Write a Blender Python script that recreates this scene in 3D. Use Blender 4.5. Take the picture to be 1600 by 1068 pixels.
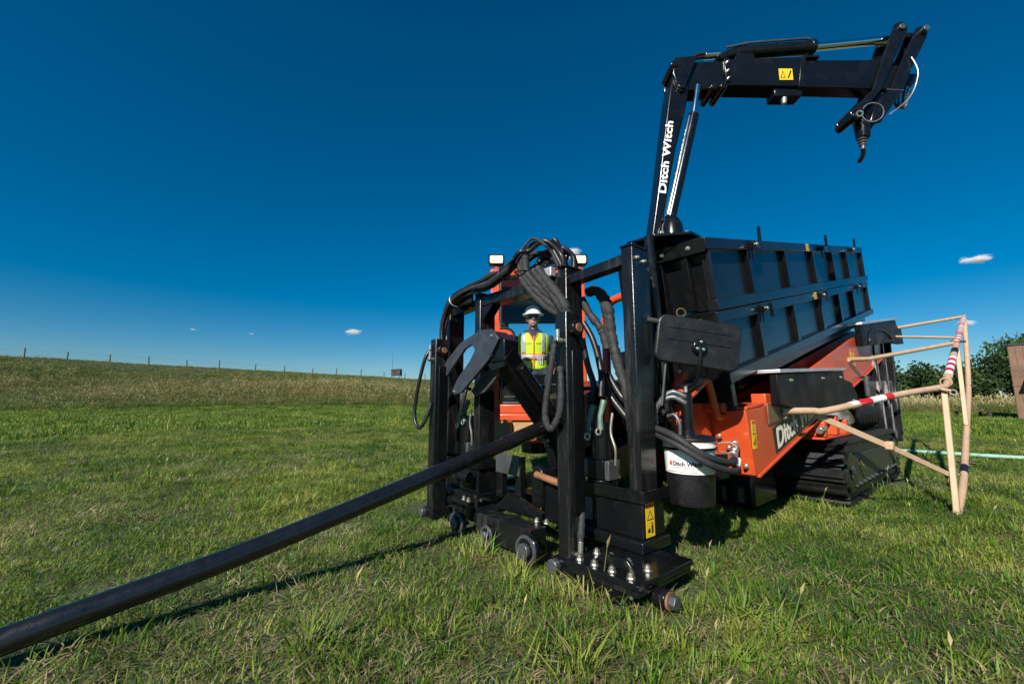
import bpy, bmesh, math, random
import numpy as np
from mathutils import Vector, Matrix
random.seed(7); RNG = np.random.default_rng(7)
for o in list(bpy.data.objects): bpy.data.objects.remove(o)
scene = bpy.context.scene
C = scene.collection
R = math.radians

# ------------------------------------------------------------------ camera, sky, sun, exposure
cam_d = bpy.data.cameras.new('camera'); cam = bpy.data.objects.new('camera', cam_d); C.objects.link(cam)
cam_d.sensor_width = 36.0; cam_d.lens = 36.0*660/1600; cam_d.clip_start = 0.05; cam_d.clip_end = 9000
cam.location = (0, 0, 1.0); cam.rotation_euler = (R(90)+math.atan(91/660), 0, 0)
scene.camera = cam

SUN_AZ = math.atan2(-0.49, -0.872)      # direction to the sun: behind the camera, to its left
SUN_EL = R(34)
sun_dir = Vector((math.sin(SUN_AZ)*math.cos(SUN_EL), math.cos(SUN_AZ)*math.cos(SUN_EL), math.sin(SUN_EL)))
world = bpy.data.worlds.new('World'); scene.world = world; world.use_nodes = True
wt = world.node_tree; wt.nodes.clear()
sky = wt.nodes.new('ShaderNodeTexSky'); sky.sky_type = 'NISHITA'; sky.sun_disc = False
sky.sun_elevation = SUN_EL; sky.sun_rotation = SUN_AZ
sky.altitude = 100; sky.air_density = 1.0; sky.dust_density = 0.1; sky.ozone_density = 6.0
gam = wt.nodes.new('ShaderNodeGamma'); gam.inputs[1].default_value = 1.0
hsv = wt.nodes.new('ShaderNodeHueSaturation'); hsv.inputs['Saturation'].default_value = 1.42; hsv.inputs['Hue'].default_value = 0.492
bg = wt.nodes.new('ShaderNodeBackground'); bg.inputs[1].default_value = 0.056
wo = wt.nodes.new('ShaderNodeOutputWorld')
wt.links.new(sky.outputs[0], gam.inputs[0]); wt.links.new(gam.outputs[0], hsv.inputs['Color'])
wt.links.new(hsv.outputs[0], bg.inputs[0]); wt.links.new(bg.outputs[0], wo.inputs[0])
sl = bpy.data.lights.new('sun', 'SUN'); sl.energy = 4.9; sl.angle = R(0.5); sl.color = (1.0, 0.95, 0.87)
so = bpy.data.objects.new('sun', sl); C.objects.link(so)
so.rotation_euler = (-sun_dir).to_track_quat('-Z', 'Y').to_euler(); so.location = sun_dir*50
vs = scene.view_settings; vs.view_transform = 'Standard'; vs.look = 'None'; vs.gamma = 1.0; vs.exposure = 0.55
scene.render.engine = 'CYCLES'; scene.cycles.volume_bounces = 8

# ------------------------------------------------------------------ materials
def new_mat(name):
    m = bpy.data.materials.new(name); m.use_nodes = True
    nt = m.node_tree; b = nt.nodes['Principled BSDF']
    return m, nt, b
def N(nt, kind, **kw):
    n = nt.nodes.new('ShaderNode'+kind)
    for k, v in kw.items(): setattr(n, k, v)
    return n
def paint(name, col, rough=0.4, metal=0.0, coat=0.0, vary=0.25, scale=9.0, dust=(0.3, 0.26, 0.2), dusty=0.0, bump=0.0, spec=0.5, bscale=60.0, stretch=1.0):
    m, nt, b = new_mat(name); L = nt.links
    tc = N(nt, 'TexCoord')
    n1 = N(nt, 'TexNoise'); n1.inputs['Scale'].default_value = scale; n1.inputs['Detail'].default_value = 7; n1.inputs['Roughness'].default_value = 0.65
    L.new(tc.outputs['Object'], n1.inputs['Vector'])
    r1 = N(nt, 'MapRange'); r1.inputs[1].default_value = 0.3; r1.inputs[2].default_value = 0.7
    r1.inputs[3].default_value = 1-vary; r1.inputs[4].default_value = 1+vary
    L.new(n1.outputs[0], r1.inputs[0])
    mul = N(nt, 'VectorMath', operation='SCALE'); mul.inputs[0].default_value = col
    L.new(r1.outputs[0], mul.inputs['Scale'])
    src = mul.outputs[0]
    if dusty > 0:
        n2 = N(nt, 'TexNoise'); n2.inputs['Scale'].default_value = scale*2.7; n2.inputs['Detail'].default_value = 10; n2.inputs['Roughness'].default_value = 0.75
        mp = N(nt, 'Mapping'); mp.inputs['Scale'].default_value = (1, 1, stretch); L.new(tc.outputs['Object'], mp.inputs[0]); L.new(mp.outputs[0], n2.inputs['Vector'])
        r2 = N(nt, 'MapRange'); r2.inputs[1].default_value = 0.52; r2.inputs[2].default_value = 0.8; r2.inputs[4].default_value = dusty
        L.new(n2.outputs[0], r2.inputs[0])
        mx = N(nt, 'Mix', data_type='RGBA'); mx.inputs['B'].default_value = (*dust, 1)
        L.new(r2.outputs[0], mx.inputs['Factor']); L.new(src, mx.inputs['A']); src = mx.outputs['Result']
    L.new(src, b.inputs['Base Color'])
    rr = N(nt, 'MapRange'); rr.inputs[1].default_value = 0.25; rr.inputs[2].default_value = 0.75
    rr.inputs[3].default_value = max(0.04, rough*0.7); rr.inputs[4].default_value = min(1, rough*1.35)
    L.new(n1.outputs[0], rr.inputs[0]); L.new(rr.outputs[0], b.inputs['Roughness'])
    b.inputs['Metallic'].default_value = metal; b.inputs['Coat Weight'].default_value = coat; b.inputs['Coat Roughness'].default_value = 0.12
    b.inputs['Specular IOR Level'].default_value = spec
    if bump > 0:
        n3 = N(nt, 'TexNoise'); n3.inputs['Scale'].default_value = bscale; n3.inputs['Detail'].default_value = 5
        L.new(tc.outputs['Object'], n3.inputs['Vector'])
        bp = N(nt, 'Bump'); bp.inputs['Strength'].default_value = bump; bp.inputs['Distance'].default_value = 0.01
        L.new(n3.outputs[0], bp.inputs['Height']); L.new(bp.outputs[0], b.inputs['Normal'])
    return m
MT = {}
MT['black'] = paint('black_paint', (0.005, 0.0055, 0.006), 0.20, coat=0.0, dusty=0.05, bump=0.05, spec=0.45)
MT['black_worn'] = paint('black_worn', (0.007, 0.0075, 0.008), 0.24, coat=0.0, dusty=0.30, dust=(0.20, 0.19, 0.17), bump=0.12, scale=5, stretch=0.12)
MT['satin'] = paint('black_satin', (0.0045, 0.005, 0.006), 0.22, dusty=0.03, bump=0.04, scale=3, spec=0.4)
MT['panel'] = paint('panel_steel', (0.010, 0.0115, 0.014), 0.22, spec=0.32, dusty=0.05, bump=0.10, scale=2.2, bscale=5)
MT['matte'] = paint('matte_black', (0.0045, 0.0048, 0.005), 0.45, dusty=0.03, bump=0.04, scale=3, spec=0.16)
MT['rubber'] = paint('rubber', (0.007, 0.007, 0.0075), 0.42, dusty=0.06, bump=0.15)
MT['sleeve'] = paint('hose_sleeve', (0.020, 0.020, 0.021), 0.7, dusty=0.12, bump=0.5, bscale=90, dust=(0.15, 0.14, 0.13))
MT['hose'] = paint('hose_rubber', (0.011, 0.011, 0.012), 0.38, dusty=0.05, bump=0.1)
MT['pipe'] = paint('pipe_steel', (0.006, 0.0065, 0.0075), 0.27, metal=0.0, coat=0.4, dusty=0.07, dust=(0.14, 0.11, 0.09), bump=0.12, spec=0.6, scale=14, bscale=140)
MT['orange'] = paint('orange_paint', (0.56, 0.070, 0.018), 0.36, coat=0.15, dusty=0.10, dust=(0.22, 0.08, 0.04), vary=0.12, scale=4)
MT['tan'] = paint('tan_paint', (0.50, 0.335, 0.205), 0.42, vary=0.10, dusty=0.12, dust=(0.22, 0.15, 0.10))
MT['red'] = paint('red_tape', (0.50, 0.012, 0.016), 0.35, vary=0.08)
MT['white'] = paint('white_tape', (0.76, 0.74, 0.70), 0.4, vary=0.05)
MT['zinc'] = paint('zinc_plate', (0.62, 0.59, 0.50), 0.34, metal=0.9, vary=0.2)
MT['chrome'] = paint('chrome', (0.78, 0.79, 0.80), 0.10, metal=1.0, vary=0.03)
MT['alu'] = paint('aluminium', (0.62, 0.62, 0.63), 0.45, metal=0.7, vary=0.15, dusty=0.1)
MT['greysteel'] = paint('grey_steel', (0.10, 0.105, 0.11), 0.35, metal=0.5, dusty=0.25)
MT['brass'] = paint('brass', (0.55, 0.36, 0.13), 0.3, metal=0.9)
MT['rust'] = paint('rusty_rod', (0.26, 0.12, 0.055), 0.6, metal=0.3, vary=0.4)
MT['yellow'] = paint('yellow_vinyl', (0.80, 0.50, 0.015), 0.4, vary=0.06)
MT['ink'] = paint('black_ink', (0.012, 0.012, 0.012), 0.5, vary=0.0)
MT['hdr'] = paint('red_ink', (0.62, 0.06, 0.03), 0.45, vary=0.0)
MT['cream'] = paint('cream_letter', (0.78, 0.72, 0.56), 0.45, vary=0.03)
MT['letter'] = paint('white_letter', (0.82, 0.82, 0.80), 0.45, vary=0.02)
MT['olive'] = paint('olive_plate', (0.032, 0.036, 0.020), 0.5, dusty=0.3, vary=0.2)
MT['pail'] = paint('pail_plastic', (0.78, 0.73, 0.64), 0.38, vary=0.05, dusty=0.06)
MT['beige'] = paint('beige_step', (0.40, 0.25, 0.10), 0.6, vary=0.2, dusty=0.2)
MT['greenhose'] = paint('pale_green_hose', (0.22, 0.40, 0.30), 0.5)
MT['greenfit'] = paint('green_fitting', (0.13, 0.22, 0.17), 0.45, metal=0.3)
MT['skin'] = paint('skin', (0.36, 0.18, 0.115), 0.5, vary=0.1)
MT['shirt'] = paint('navy_shirt', (0.022, 0.040, 0.075), 0.85, vary=0.3, bump=0.5, bscale=40)
MT['trousers'] = paint('dark_trousers', (0.014, 0.020, 0.034), 0.85, vary=0.3, bump=0.5, bscale=40)
MT['vest'] = paint('lime_vest', (0.52, 0.76, 0.02), 0.6, vary=0.12, bump=0.4, bscale=30)
MT['vorange'] = paint('vest_orange', (0.85, 0.16, 0.02), 0.6, vary=0.08)
MT['vsilver'] = paint('vest_silver', (0.42, 0.43, 0.44), 0.4, metal=0.3)
MT['hat'] = paint('hat_plastic', (0.80, 0.83, 0.79), 0.35, vary=0.04)
MT['wood'] = paint('barn_board', (0.185, 0.105, 0.066), 0.8, vary=0.35, scale=3, dusty=0.35, dust=(0.20, 0.17, 0.14), bump=0.4)
MT['tin'] = paint('barn_tin', (0.50, 0.52, 0.55), 0.5, metal=0.3, vary=0.1)
MT['dark'] = paint('barn_inside', (0.02, 0.017, 0.014), 0.9)
MT['postwood'] = paint('post_wood', (0.055, 0.045, 0.036), 0.9, vary=0.4)
MT['bark'] = paint('bark', (0.06, 0.045, 0.032), 0.9, vary=0.4, bump=0.4)

def emit_mat(name, col, st):
    m, nt, b = new_mat(name)
    b.inputs['Base Color'].default_value = (*col, 1); b.inputs['Emission Color'].default_value = (*col, 1); b.inputs['Emission Strength'].default_value = st
    return m
MT['lamp'] = emit_mat('lamp_lens', (1.0, 0.74, 0.36), 1.7)
def glass_mat():
    m, nt, b = new_mat('cab_glass'); nt.nodes.remove(b); L = nt.links
    tr = N(nt, 'BsdfTransparent'); tr.inputs[0].default_value = (0.97, 0.985, 0.98, 1)
    gl = N(nt, 'BsdfGlossy'); gl.inputs['Roughness'].default_value = 0.02
    fr = N(nt, 'Fresnel'); fr.inputs[0].default_value = 1.3
    mx = N(nt, 'MixShader'); L.new(fr.outputs[0], mx.inputs[0]); L.new(tr.outputs[0], mx.inputs[1]); L.new(gl.outputs[0], mx.inputs[2])
    L.new(mx.outputs[0], nt.nodes['Material Output'].inputs[0]); return m
MT['glass'] = glass_mat()

def leaf_mat(name, c1, c2, c3, nscale, trans=0.35, rough=0.5):
    """blade / leaf colour: per-clump random, drifting over the field"""
    m, nt, b = new_mat(name); L = nt.links
    oi = N(nt, 'ObjectInfo'); geo = N(nt, 'NewGeometry')
    n = N(nt, 'TexNoise'); n.inputs['Scale'].default_value = nscale; n.inputs['Detail'].default_value = 5; n.inputs['Roughness'].default_value = 0.7
    L.new(geo.outputs['Position'], n.inputs['Vector'])
    ad = N(nt, 'Math', operation='MULTIPLY_ADD'); ad.inputs[1].default_value = 0.55; L.new(oi.outputs['Random'], ad.inputs[0])
    mr = N(nt, 'MapRange'); mr.inputs[1].default_value = 0.33; mr.inputs[2].default_value = 0.66; mr.inputs[3].default_value = -0.18; mr.inputs[4].default_value = 0.68
    L.new(n.outputs[0], mr.inputs[0]); L.new(mr.outputs[0], ad.inputs[2])
    # blade-to-blade variation
    ri = N(nt, 'Math', operation='MULTIPLY_ADD'); ri.inputs[1].default_value = 0.5; L.new(geo.outputs['Random Per Island'], ri.inputs[0])
    ad2 = N(nt, 'Math', operation='SUBTRACT'); L.new(ad.outputs[0], ri.inputs[2]); L.new(ri.outputs[0], ad2.inputs[0]); ad2.inputs[1].default_value = 0.25
    cr = N(nt, 'ValToRGB'); e = cr.color_ramp.elements
    e[0].position = 0.05; e[0].color = (*c1, 1); e[1].position = 0.95; e[1].color = (*c3, 1)
    k = e.new(0.5); k.color = (*c2, 1)
    L.new(ad2.outputs[0], cr.inputs[0]); L.new(cr.outputs[0], b.inputs['Base Color'])
    b.inputs['Roughness'].default_value = rough; b.inputs['Specular IOR Level'].default_value = 0.35
    tl = N(nt, 'BsdfTranslucent'); L.new(cr.outputs[0], tl.inputs[0])
    mx = N(nt, 'MixShader'); mx.inputs[0].default_value = trans
    L.new(b.outputs[0], mx.inputs[1]); L.new(tl.outputs[0], mx.inputs[2]); L.new(mx.outputs[0], nt.nodes['Material Output'].inputs[0])
    return m
MT['grass'] = leaf_mat('grass_blade', (0.028, 0.088, 0.010), (0.125, 0.215, 0.020), (0.32, 0.34, 0.066), 0.6)
MT['thatch'] = leaf_mat('dry_thatch', (0.15, 0.115, 0.055), (0.25, 0.20, 0.10), (0.40, 0.33, 0.19), 1.1, trans=0.2)
MT['rough'] = leaf_mat('rough_grass', (0.070, 0.125, 0.022), (0.185, 0.19, 0.052), (0.34, 0.28, 0.12), 0.07, trans=0.35)
MT['roughgreen'] = leaf_mat('rough_green_grass', (0.045, 0.10, 0.018), (0.105, 0.155, 0.032), (0.20, 0.20, 0.062), 0.12, trans=0.35)
MT['claw'] = paint('claw_paint', (0.030, 0.036, 0.046), 0.35, dusty=0.15, bump=0.08)
MT['browntan'] = paint('brown_plate', (0.16, 0.085, 0.04), 0.5, dusty=0.2)
MT['seed'] = leaf_mat('seed_head', (0.30, 0.26, 0.10), (0.42, 0.36, 0.15), (0.52, 0.44, 0.22), 1.0, trans=0.3)
MT['leafA'] = leaf_mat('leaf_dark', (0.016, 0.036, 0.010), (0.034, 0.068, 0.016), (0.065, 0.105, 0.026), 0.25, trans=0.25)
MT['leafB'] = leaf_mat('leaf_mid', (0.024, 0.055, 0.013), (0.050, 0.100, 0.022), (0.090, 0.145, 0.035), 0.25, trans=0.25)
def ground_mat():
    m, nt, b = new_mat('pasture_soil'); L = nt.links
    geo = N(nt, 'NewGeometry')
    n = N(nt, 'TexNoise'); n.inputs['Scale'].default_value = 0.6; n.inputs['Detail'].default_value = 10; n.inputs['Roughness'].default_value = 0.7
    n2 = N(nt, 'TexNoise'); n2.inputs['Scale'].default_value = 22; n2.inputs['Detail'].default_value = 8
    L.new(geo.outputs['Position'], n.inputs['Vector']); L.new(geo.outputs['Position'], n2.inputs['Vector'])
    ad = N(nt, 'Math', operation='ADD'); L.new(n.outputs[0], ad.inputs[0]); L.new(n2.outputs[0], ad.inputs[1])
    cr = N(nt, 'ValToRGB'); e = cr.color_ramp.elements
    e[0].position = 0.38; e[0].color = (0.018, 0.038, 0.009, 1); e[1].position = 0.78; e[1].color = (0.11, 0.085, 0.040, 1)
    k = e.new(0.55); k.color = (0.050, 0.072, 0.018, 1)
    hf = N(nt, 'Math', operation='MULTIPLY'); hf.inputs[1].default_value = 0.52; L.new(ad.outputs[0], hf.inputs[0])
    L.new(hf.outputs[0], cr.inputs[0]); L.new(cr.outputs[0], b.inputs['Base Color'])
    b.inputs['Roughness'].default_value = 0.95
    bp = N(nt, 'Bump'); bp.inputs['Strength'].default_value = 0.6; bp.inputs['Distance'].default_value = 0.03
    L.new(n2.outputs[0], bp.inputs['Height']); L.new(bp.outputs[0], b.inputs['Normal'])
    return m
MT['ground'] = ground_mat()

# ------------------------------------------------------------------ mesh helpers
class MB:
    def __init__(s, xf=None): s.v = []; s.f = []; s.xf = xf
    def add(s, vs, fs):
        o = len(s.v)
        s.v += [tuple(s.xf(p)) if s.xf else tuple(p) for p in vs]
        s.f += [tuple(i+o for i in f) for f in fs]
        return s
    def box(s, x0, x1, y0, y1, z0, z1):
        vs = [(x, y, z) for z in (z0, z1) for x, y in ((x0, y0), (x1, y0), (x1, y1), (x0, y1))]
        return s.add(vs, [(3, 2, 1, 0), (4, 5, 6, 7), (0, 1, 5, 4), (1, 2, 6, 5), (2, 3, 7, 6), (3, 0, 4, 7)])
    def plate(s, pts, vec):
        n = len(pts); v = Vector(vec)
        vs = [Vector(p) for p in pts]; vs += [p+v for p in vs]
        fs = [tuple(range(n-1, -1, -1)), tuple(range(n, 2*n))]+[(i, (i+1) % n, (i+1) % n+n, i+n) for i in range(n)]
        nn = Vector((0, 0, 0))
        for i in range(n): nn += vs[i].cross(vs[(i+1) % n])
        if nn.dot(v) < 0: fs = [tuple(reversed(f)) for f in fs]
        return s.add(vs, fs)
    def beam(s, p0, p1, w, h, up=(0, 0, 1)):
        p0 = Vector(p0); p1 = Vector(p1); d = (p1-p0).normalized(); u = Vector(up)
        if abs(d.dot(u)) > 0.99: u = Vector((0, 1, 0))
        a = d.cross(u).normalized(); b = a.cross(d).normalized()
        vs = [p+a*(w/2*i)+b*(h/2*j) for p in (p0, p1) for i, j in ((-1, -1), (1, -1), (1, 1), (-1, 1))]
        return s.add(vs, [(3, 2, 1, 0), (4, 5, 6, 7), (0, 1, 5, 4), (1, 2, 6, 5), (2, 3, 7, 6), (3, 0, 4, 7)])
    def tube(s, pts, r, n=10, caps=True, flat=1.0):
        pts = [Vector(p) for p in pts]; m = len(pts)
        rs = r if isinstance(r, (list, tuple)) else [r]*m
        T = []
        for i in range(m):
            a = pts[max(i-1, 0)]; b = pts[min(i+1, m-1)]; T.append((b-a).normalized())
        u = Vector((0, 0, 1)) if abs(T[0].z) < 0.9 else Vector((1, 0, 0))
        nrm = T[0].cross(u).normalized(); vs = []
        for i in range(m):
            nrm = (nrm-T[i]*nrm.dot(T[i])).normalized(); bn = T[i].cross(nrm)
            ri = rs[i]; ra, rb = ri if isinstance(ri, (list, tuple)) else (ri, ri*flat)
            for k in range(n):
                t = 2*math.pi*k/n; vs.append(pts[i]+nrm*(ra*math.cos(t))+bn*(rb*math.sin(t)))
        fs = [(i*n+k, i*n+(k+1) % n, (i+1)*n+(k+1) % n, (i+1)*n+k) for i in range(m-1) for k in range(n)]
        if caps: fs += [tuple(range(n-1, -1, -1)), tuple(range((m-1)*n, m*n))]
        return s.add(vs, fs)
    def cyl(s, p0, p1, r, r1=None, n=20): return s.tube([p0, p1], [r, r if r1 is None else r1], n)
    def ring(s, c, axis, R_, r, n=24, k=8):
        axis = Vector(axis).normalized(); u = axis.orthogonal().normalized(); w = axis.cross(u); c = Vector(c); vs = []
        for i in range(n):
            t = 2*math.pi*i/n; d = u*math.cos(t)+w*math.sin(t)
            for j in range(k):
                q = 2*math.pi*j/k; vs.append(c+d*(R_+r*math.cos(q))+axis*(r*math.sin(q)))
        return s.add(vs, [(i*k+j, ((i+1) % n)*k+j, ((i+1) % n)*k+(j+1) % k, i*k+(j+1) % k) for i in range(n) for j in range(k)])
    def ell(s, c, r, nu=18, nv=12):
        vs = []; c = Vector(c)
        for j in range(nv+1):
            ph = math.pi*j/nv
            for i in range(nu):
                t = 2*math.pi*i/nu; vs.append(c+Vector((r[0]*math.sin(ph)*math.cos(t), r[1]*math.sin(ph)*math.sin(t), r[2]*math.cos(ph))))
        return s.add(vs, [(j*nu+i, (j+1)*nu+i, (j+1)*nu+(i+1) % nu, j*nu+(i+1) % nu) for j in range(nv) for i in range(nu)])
    def mesh(s, name):
        me = bpy.data.meshes.new(name); me.from_pydata(s.v, [], s.f); me.update()
        bm = bmesh.new(); bm.from_mesh(me); bmesh.ops.remove_doubles(bm, verts=bm.verts, dist=1e-6)
        bmesh.ops.recalc_face_normals(bm, faces=bm.faces); bm.to_mesh(me); bm.free()
        return me
    def build(s, name, mat, parent=None, bevel=0.004, smooth=True, angle=38):
        me = s.mesh(name)
        return link(name, me, mat, parent, bevel, smooth, angle)
def link(name, me, mat, parent=None, bevel=0.0, smooth=True, angle=38):
    o = bpy.data.objects.new(name, me); C.objects.link(o)
    if mat and not me.materials: me.materials.append(MT[mat] if isinstance(mat, str) else mat)
    if smooth:
        for p in me.polygons: p.use_smooth = True
        me.set_sharp_from_angle(angle=R(angle))
    if bevel:
        b = o.modifiers.new('bevel', 'BEVEL'); b.width = bevel; b.segments = 2; b.limit_method = 'ANGLE'; b.angle_limit = R(38); b.harden_normals = False
    if parent: o.parent = parent
    return o
def inst(name, src, parent, mtx):
    o = bpy.data.objects.new(name, src); C.objects.link(o); o.parent = parent; o.matrix_local = mtx
    return o
def tag(o, label, cat=None, group=None, kind=None):
    if label: o['label'] = label
    if cat: o['category'] = cat
    if group: o['group'] = group
    if kind: o['kind'] = kind
    return o
def empty(name, loc=(0, 0, 0), rz=0):
    e = bpy.data.objects.new(name, None); C.objects.link(e); e.location = loc; e.rotation_euler = (0, 0, rz); e.empty_display_size = 0.3
    return e
def spline(pts, k=6):
    P = [Vector(p) for p in pts]; out = []
    for i in range(len(P)-1):
        p0 = P[max(i-1, 0)]; p1 = P[i]; p2 = P[i+1]; p3 = P[min(i+2, len(P)-1)]
        for j in range(k):
            t = j/k; out.append(0.5*((2*p1)+(p2-p0)*t+(2*p0-5*p1+4*p2-p3)*t*t+(3*p1-p0-3*p2+p3)*t**3))
    out.append(P[-1]); return out
def text_mesh(body, size, bold=0.0, shear=0.0, spacing=1.0):
    cu = bpy.data.curves.new('lettering', 'FONT'); cu.body = body; cu.size = size; cu.offset = bold; cu.shear = shear; cu.space_character = spacing
    cu.extrude = 0.0006; cu.align_x = 'LEFT'
    ob = bpy.data.objects.new('lettering', cu); C.objects.link(ob)
    dg = bpy.context.evaluated_depsgraph_get(); dg.update()
    me = bpy.data.meshes.new_from_object(ob.evaluated_get(dg)); bpy.data.objects.remove(ob)
    me.name = 'lettering'; me.materials.clear(); return me
def frame(o, ux, uy):
    ux = Vector(ux).normalized(); uy = Vector(uy); uz = ux.cross(uy).normalized(); uy = uz.cross(ux)
    return Matrix(((ux.x, uy.x, uz.x, o[0]), (ux.y, uy.y, uz.y, o[1]), (ux.z, uy.z, uz.z, o[2]), (0, 0, 0, 1)))

# ------------------------------------------------------------------ ground
def sstep(a, b, x): t = np.clip((x-a)/(b-a), 0, 1); return t*t*(3-2*t)
def hz(x, y):
    x = np.asarray(x, float); y = np.asarray(y, float)
    d = -0.575*x+0.818*y
    amp = np.clip(4.95-0.03*x, 1.0, 9.0)
    z = amp*sstep(40, 92, d)
    z = z+0.5*sstep(36, 60, d)*np.sin(x*0.11+0.6)*np.sin(y*0.09)*(1-sstep(75, 88, d))
    near = np.hypot(x-1.0, y-4.0)
    z = z+0.05*sstep(6, 16, near)*(np.sin(x*0.35+1.3)*np.cos(y*0.27)+0.6*np.sin(x*0.9)*np.cos(y*0.8+0.5))
    return z
def axis_vals(lo, hi, fine):
    v = [0.0]; st = fine
    while v[-1] < hi: v.append(v[-1]+st); st = min(st*1.06, 25)
    w = [0.0]; st = fine
    while w[-1] > lo: w.append(w[-1]-st); st = min(st*1.06, 25)
    return np.array(sorted(set(v+w)))
gx = axis_vals(-2000, 2000, 0.5); gy = axis_vals(-1500, 3000, 0.5)
GX, GY = np.meshgrid(gx, gy); GZ = hz(GX, GY)
nv, nu = GX.shape
me = bpy.data.meshes.new('ground')
me.from_pydata(np.stack([GX.ravel(), GY.ravel(), GZ.ravel()], 1).tolist(), [], [(j*nu+i, j*nu+i+1, (j+1)*nu+i+1, (j+1)*nu+i) for j in range(nv-1) for i in range(nu-1)])
g = link('ground', me, 'ground', None); tag(g, 'green pasture ground rising to a low ridge on the left', None, None, 'structure')

AZ = R(49.6); cA, sA = math.cos(AZ), math.sin(AZ)
OX, OY = cA*-2.57+sA*1.9, sA*2.57+cA*1.9
def W2M(p): X = p[0]*cA-p[1]*sA; Y = p[0]*sA+p[1]*cA; return (X+2.57, Y-1.9, p[2])
def M2W(p): X = p[0]-2.57; Y = p[1]+1.9; return (X*cA+Y*sA, -X*sA+Y*cA, p[2])

# ------------------------------------------------------------------ grass (instanced clumps)
def clump(name, nb, rad, hmin, hmax, w, mats, dry=0.1, lean=0.6, flat=0.0, seeds=0):
    v = []; f = []; mi = []
    for b in range(nb):
        r = rad*math.sqrt(random.random()); a = random.uniform(0, 2*math.pi)
        x, y = r*math.cos(a), r*math.sin(a); h = random.uniform(hmin, hmax); ww = w*random.uniform(0.6, 1.25)
        la = a+random.gauss(0, 1.1); ln = random.uniform(0.1, lean)
        isdry = random.random() < dry
        if isdry and flat > 0: ln = random.uniform(1.2, 2.4)*flat+0.3; h *= 0.45
        dx, dy = math.cos(la), math.sin(la); sx, sy = -dy*ww/2, dx*ww/2
        o = len(v); seg = 3
        for k in range(seg):
            t = k/seg; off = ln*h*t**1.8; z = h*t*(1-0.25*min(ln, 1.6)*t)-0.01; wk = (1-0.35*t)
            v.append((x+dx*off+sx*wk, y+dy*off+sy*wk, z)); v.append((x+dx*off-sx*wk, y+dy*off-sy*wk, z))
        off = ln*h; v.append((x+dx*off, y+dy*off, h*(1-0.25*min(ln, 1.6))-0.01))
        for k in range(seg-1): f.append((o+2*k, o+2*k+1, o+2*k+3, o+2*k+2)); mi.append(1 if isdry else 0)
        f.append((o+2*seg-2, o+2*seg-1, o+2*seg)); mi.append(1 if isdry else 0)
    for b in range(seeds):
        a = random.uniform(0, 6.28); h = random.uniform(hmax*1.2, hmax*1.9); x, y = rad*0.5*math.cos(a), rad*0.5*math.sin(a)
        dx, dy = math.cos(a)*h*0.3, math.sin(a)*h*0.3; px = w*0.35
        o = len(v)
        for (sx, sy) in ((1, 0), (-0.5, 0.87), (-0.5, -0.87)): v.append((x+sx*px, y+sy*px, 0))
        for (sx, sy) in ((1, 0), (-0.5, 0.87), (-0.5, -0.87)): v.append((x+dx*0.75+sx*px*0.7, y+dy*0.75+sy*px*0.7, h*0.78))
        for k in range(3): f.append((o+k, o+(k+1) % 3, o+3+(k+1) % 3, o+3+k)); mi.append(0)
        o = len(v); q = w*1.1
        for (sx, sy) in ((1, 0), (-0.5, 0.87), (-0.5, -0.87)): v.append((x+dx*0.85+sx*q, y+dy*0.85+sy*q, h*0.88))
        v.append((x+dx*0.74, y+dy*0.74, h*0.77)); v.append((x+dx*1.08, y+dy*1.08, h*1.0))
        for k in range(3):
            f.append((o+k, o+(k+1) % 3, o+4)); mi.append(2); f.append((o+(k+1) % 3, o+k, o+3)); mi.append(2)
    me = bpy.data.meshes.new(name); me.from_pydata(v, [], f); me.update()
    for m in mats: me.materials.append(MT[m])
    me.polygons.foreach_set('material_index', mi)
    return me
def clump_set(name, meshes):
    col = bpy.data.collections.new(name)
    for i, m in enumerate(meshes): col.objects.link(bpy.data.objects.new('%s_%02d' % (name, i), m))
    return col
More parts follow.
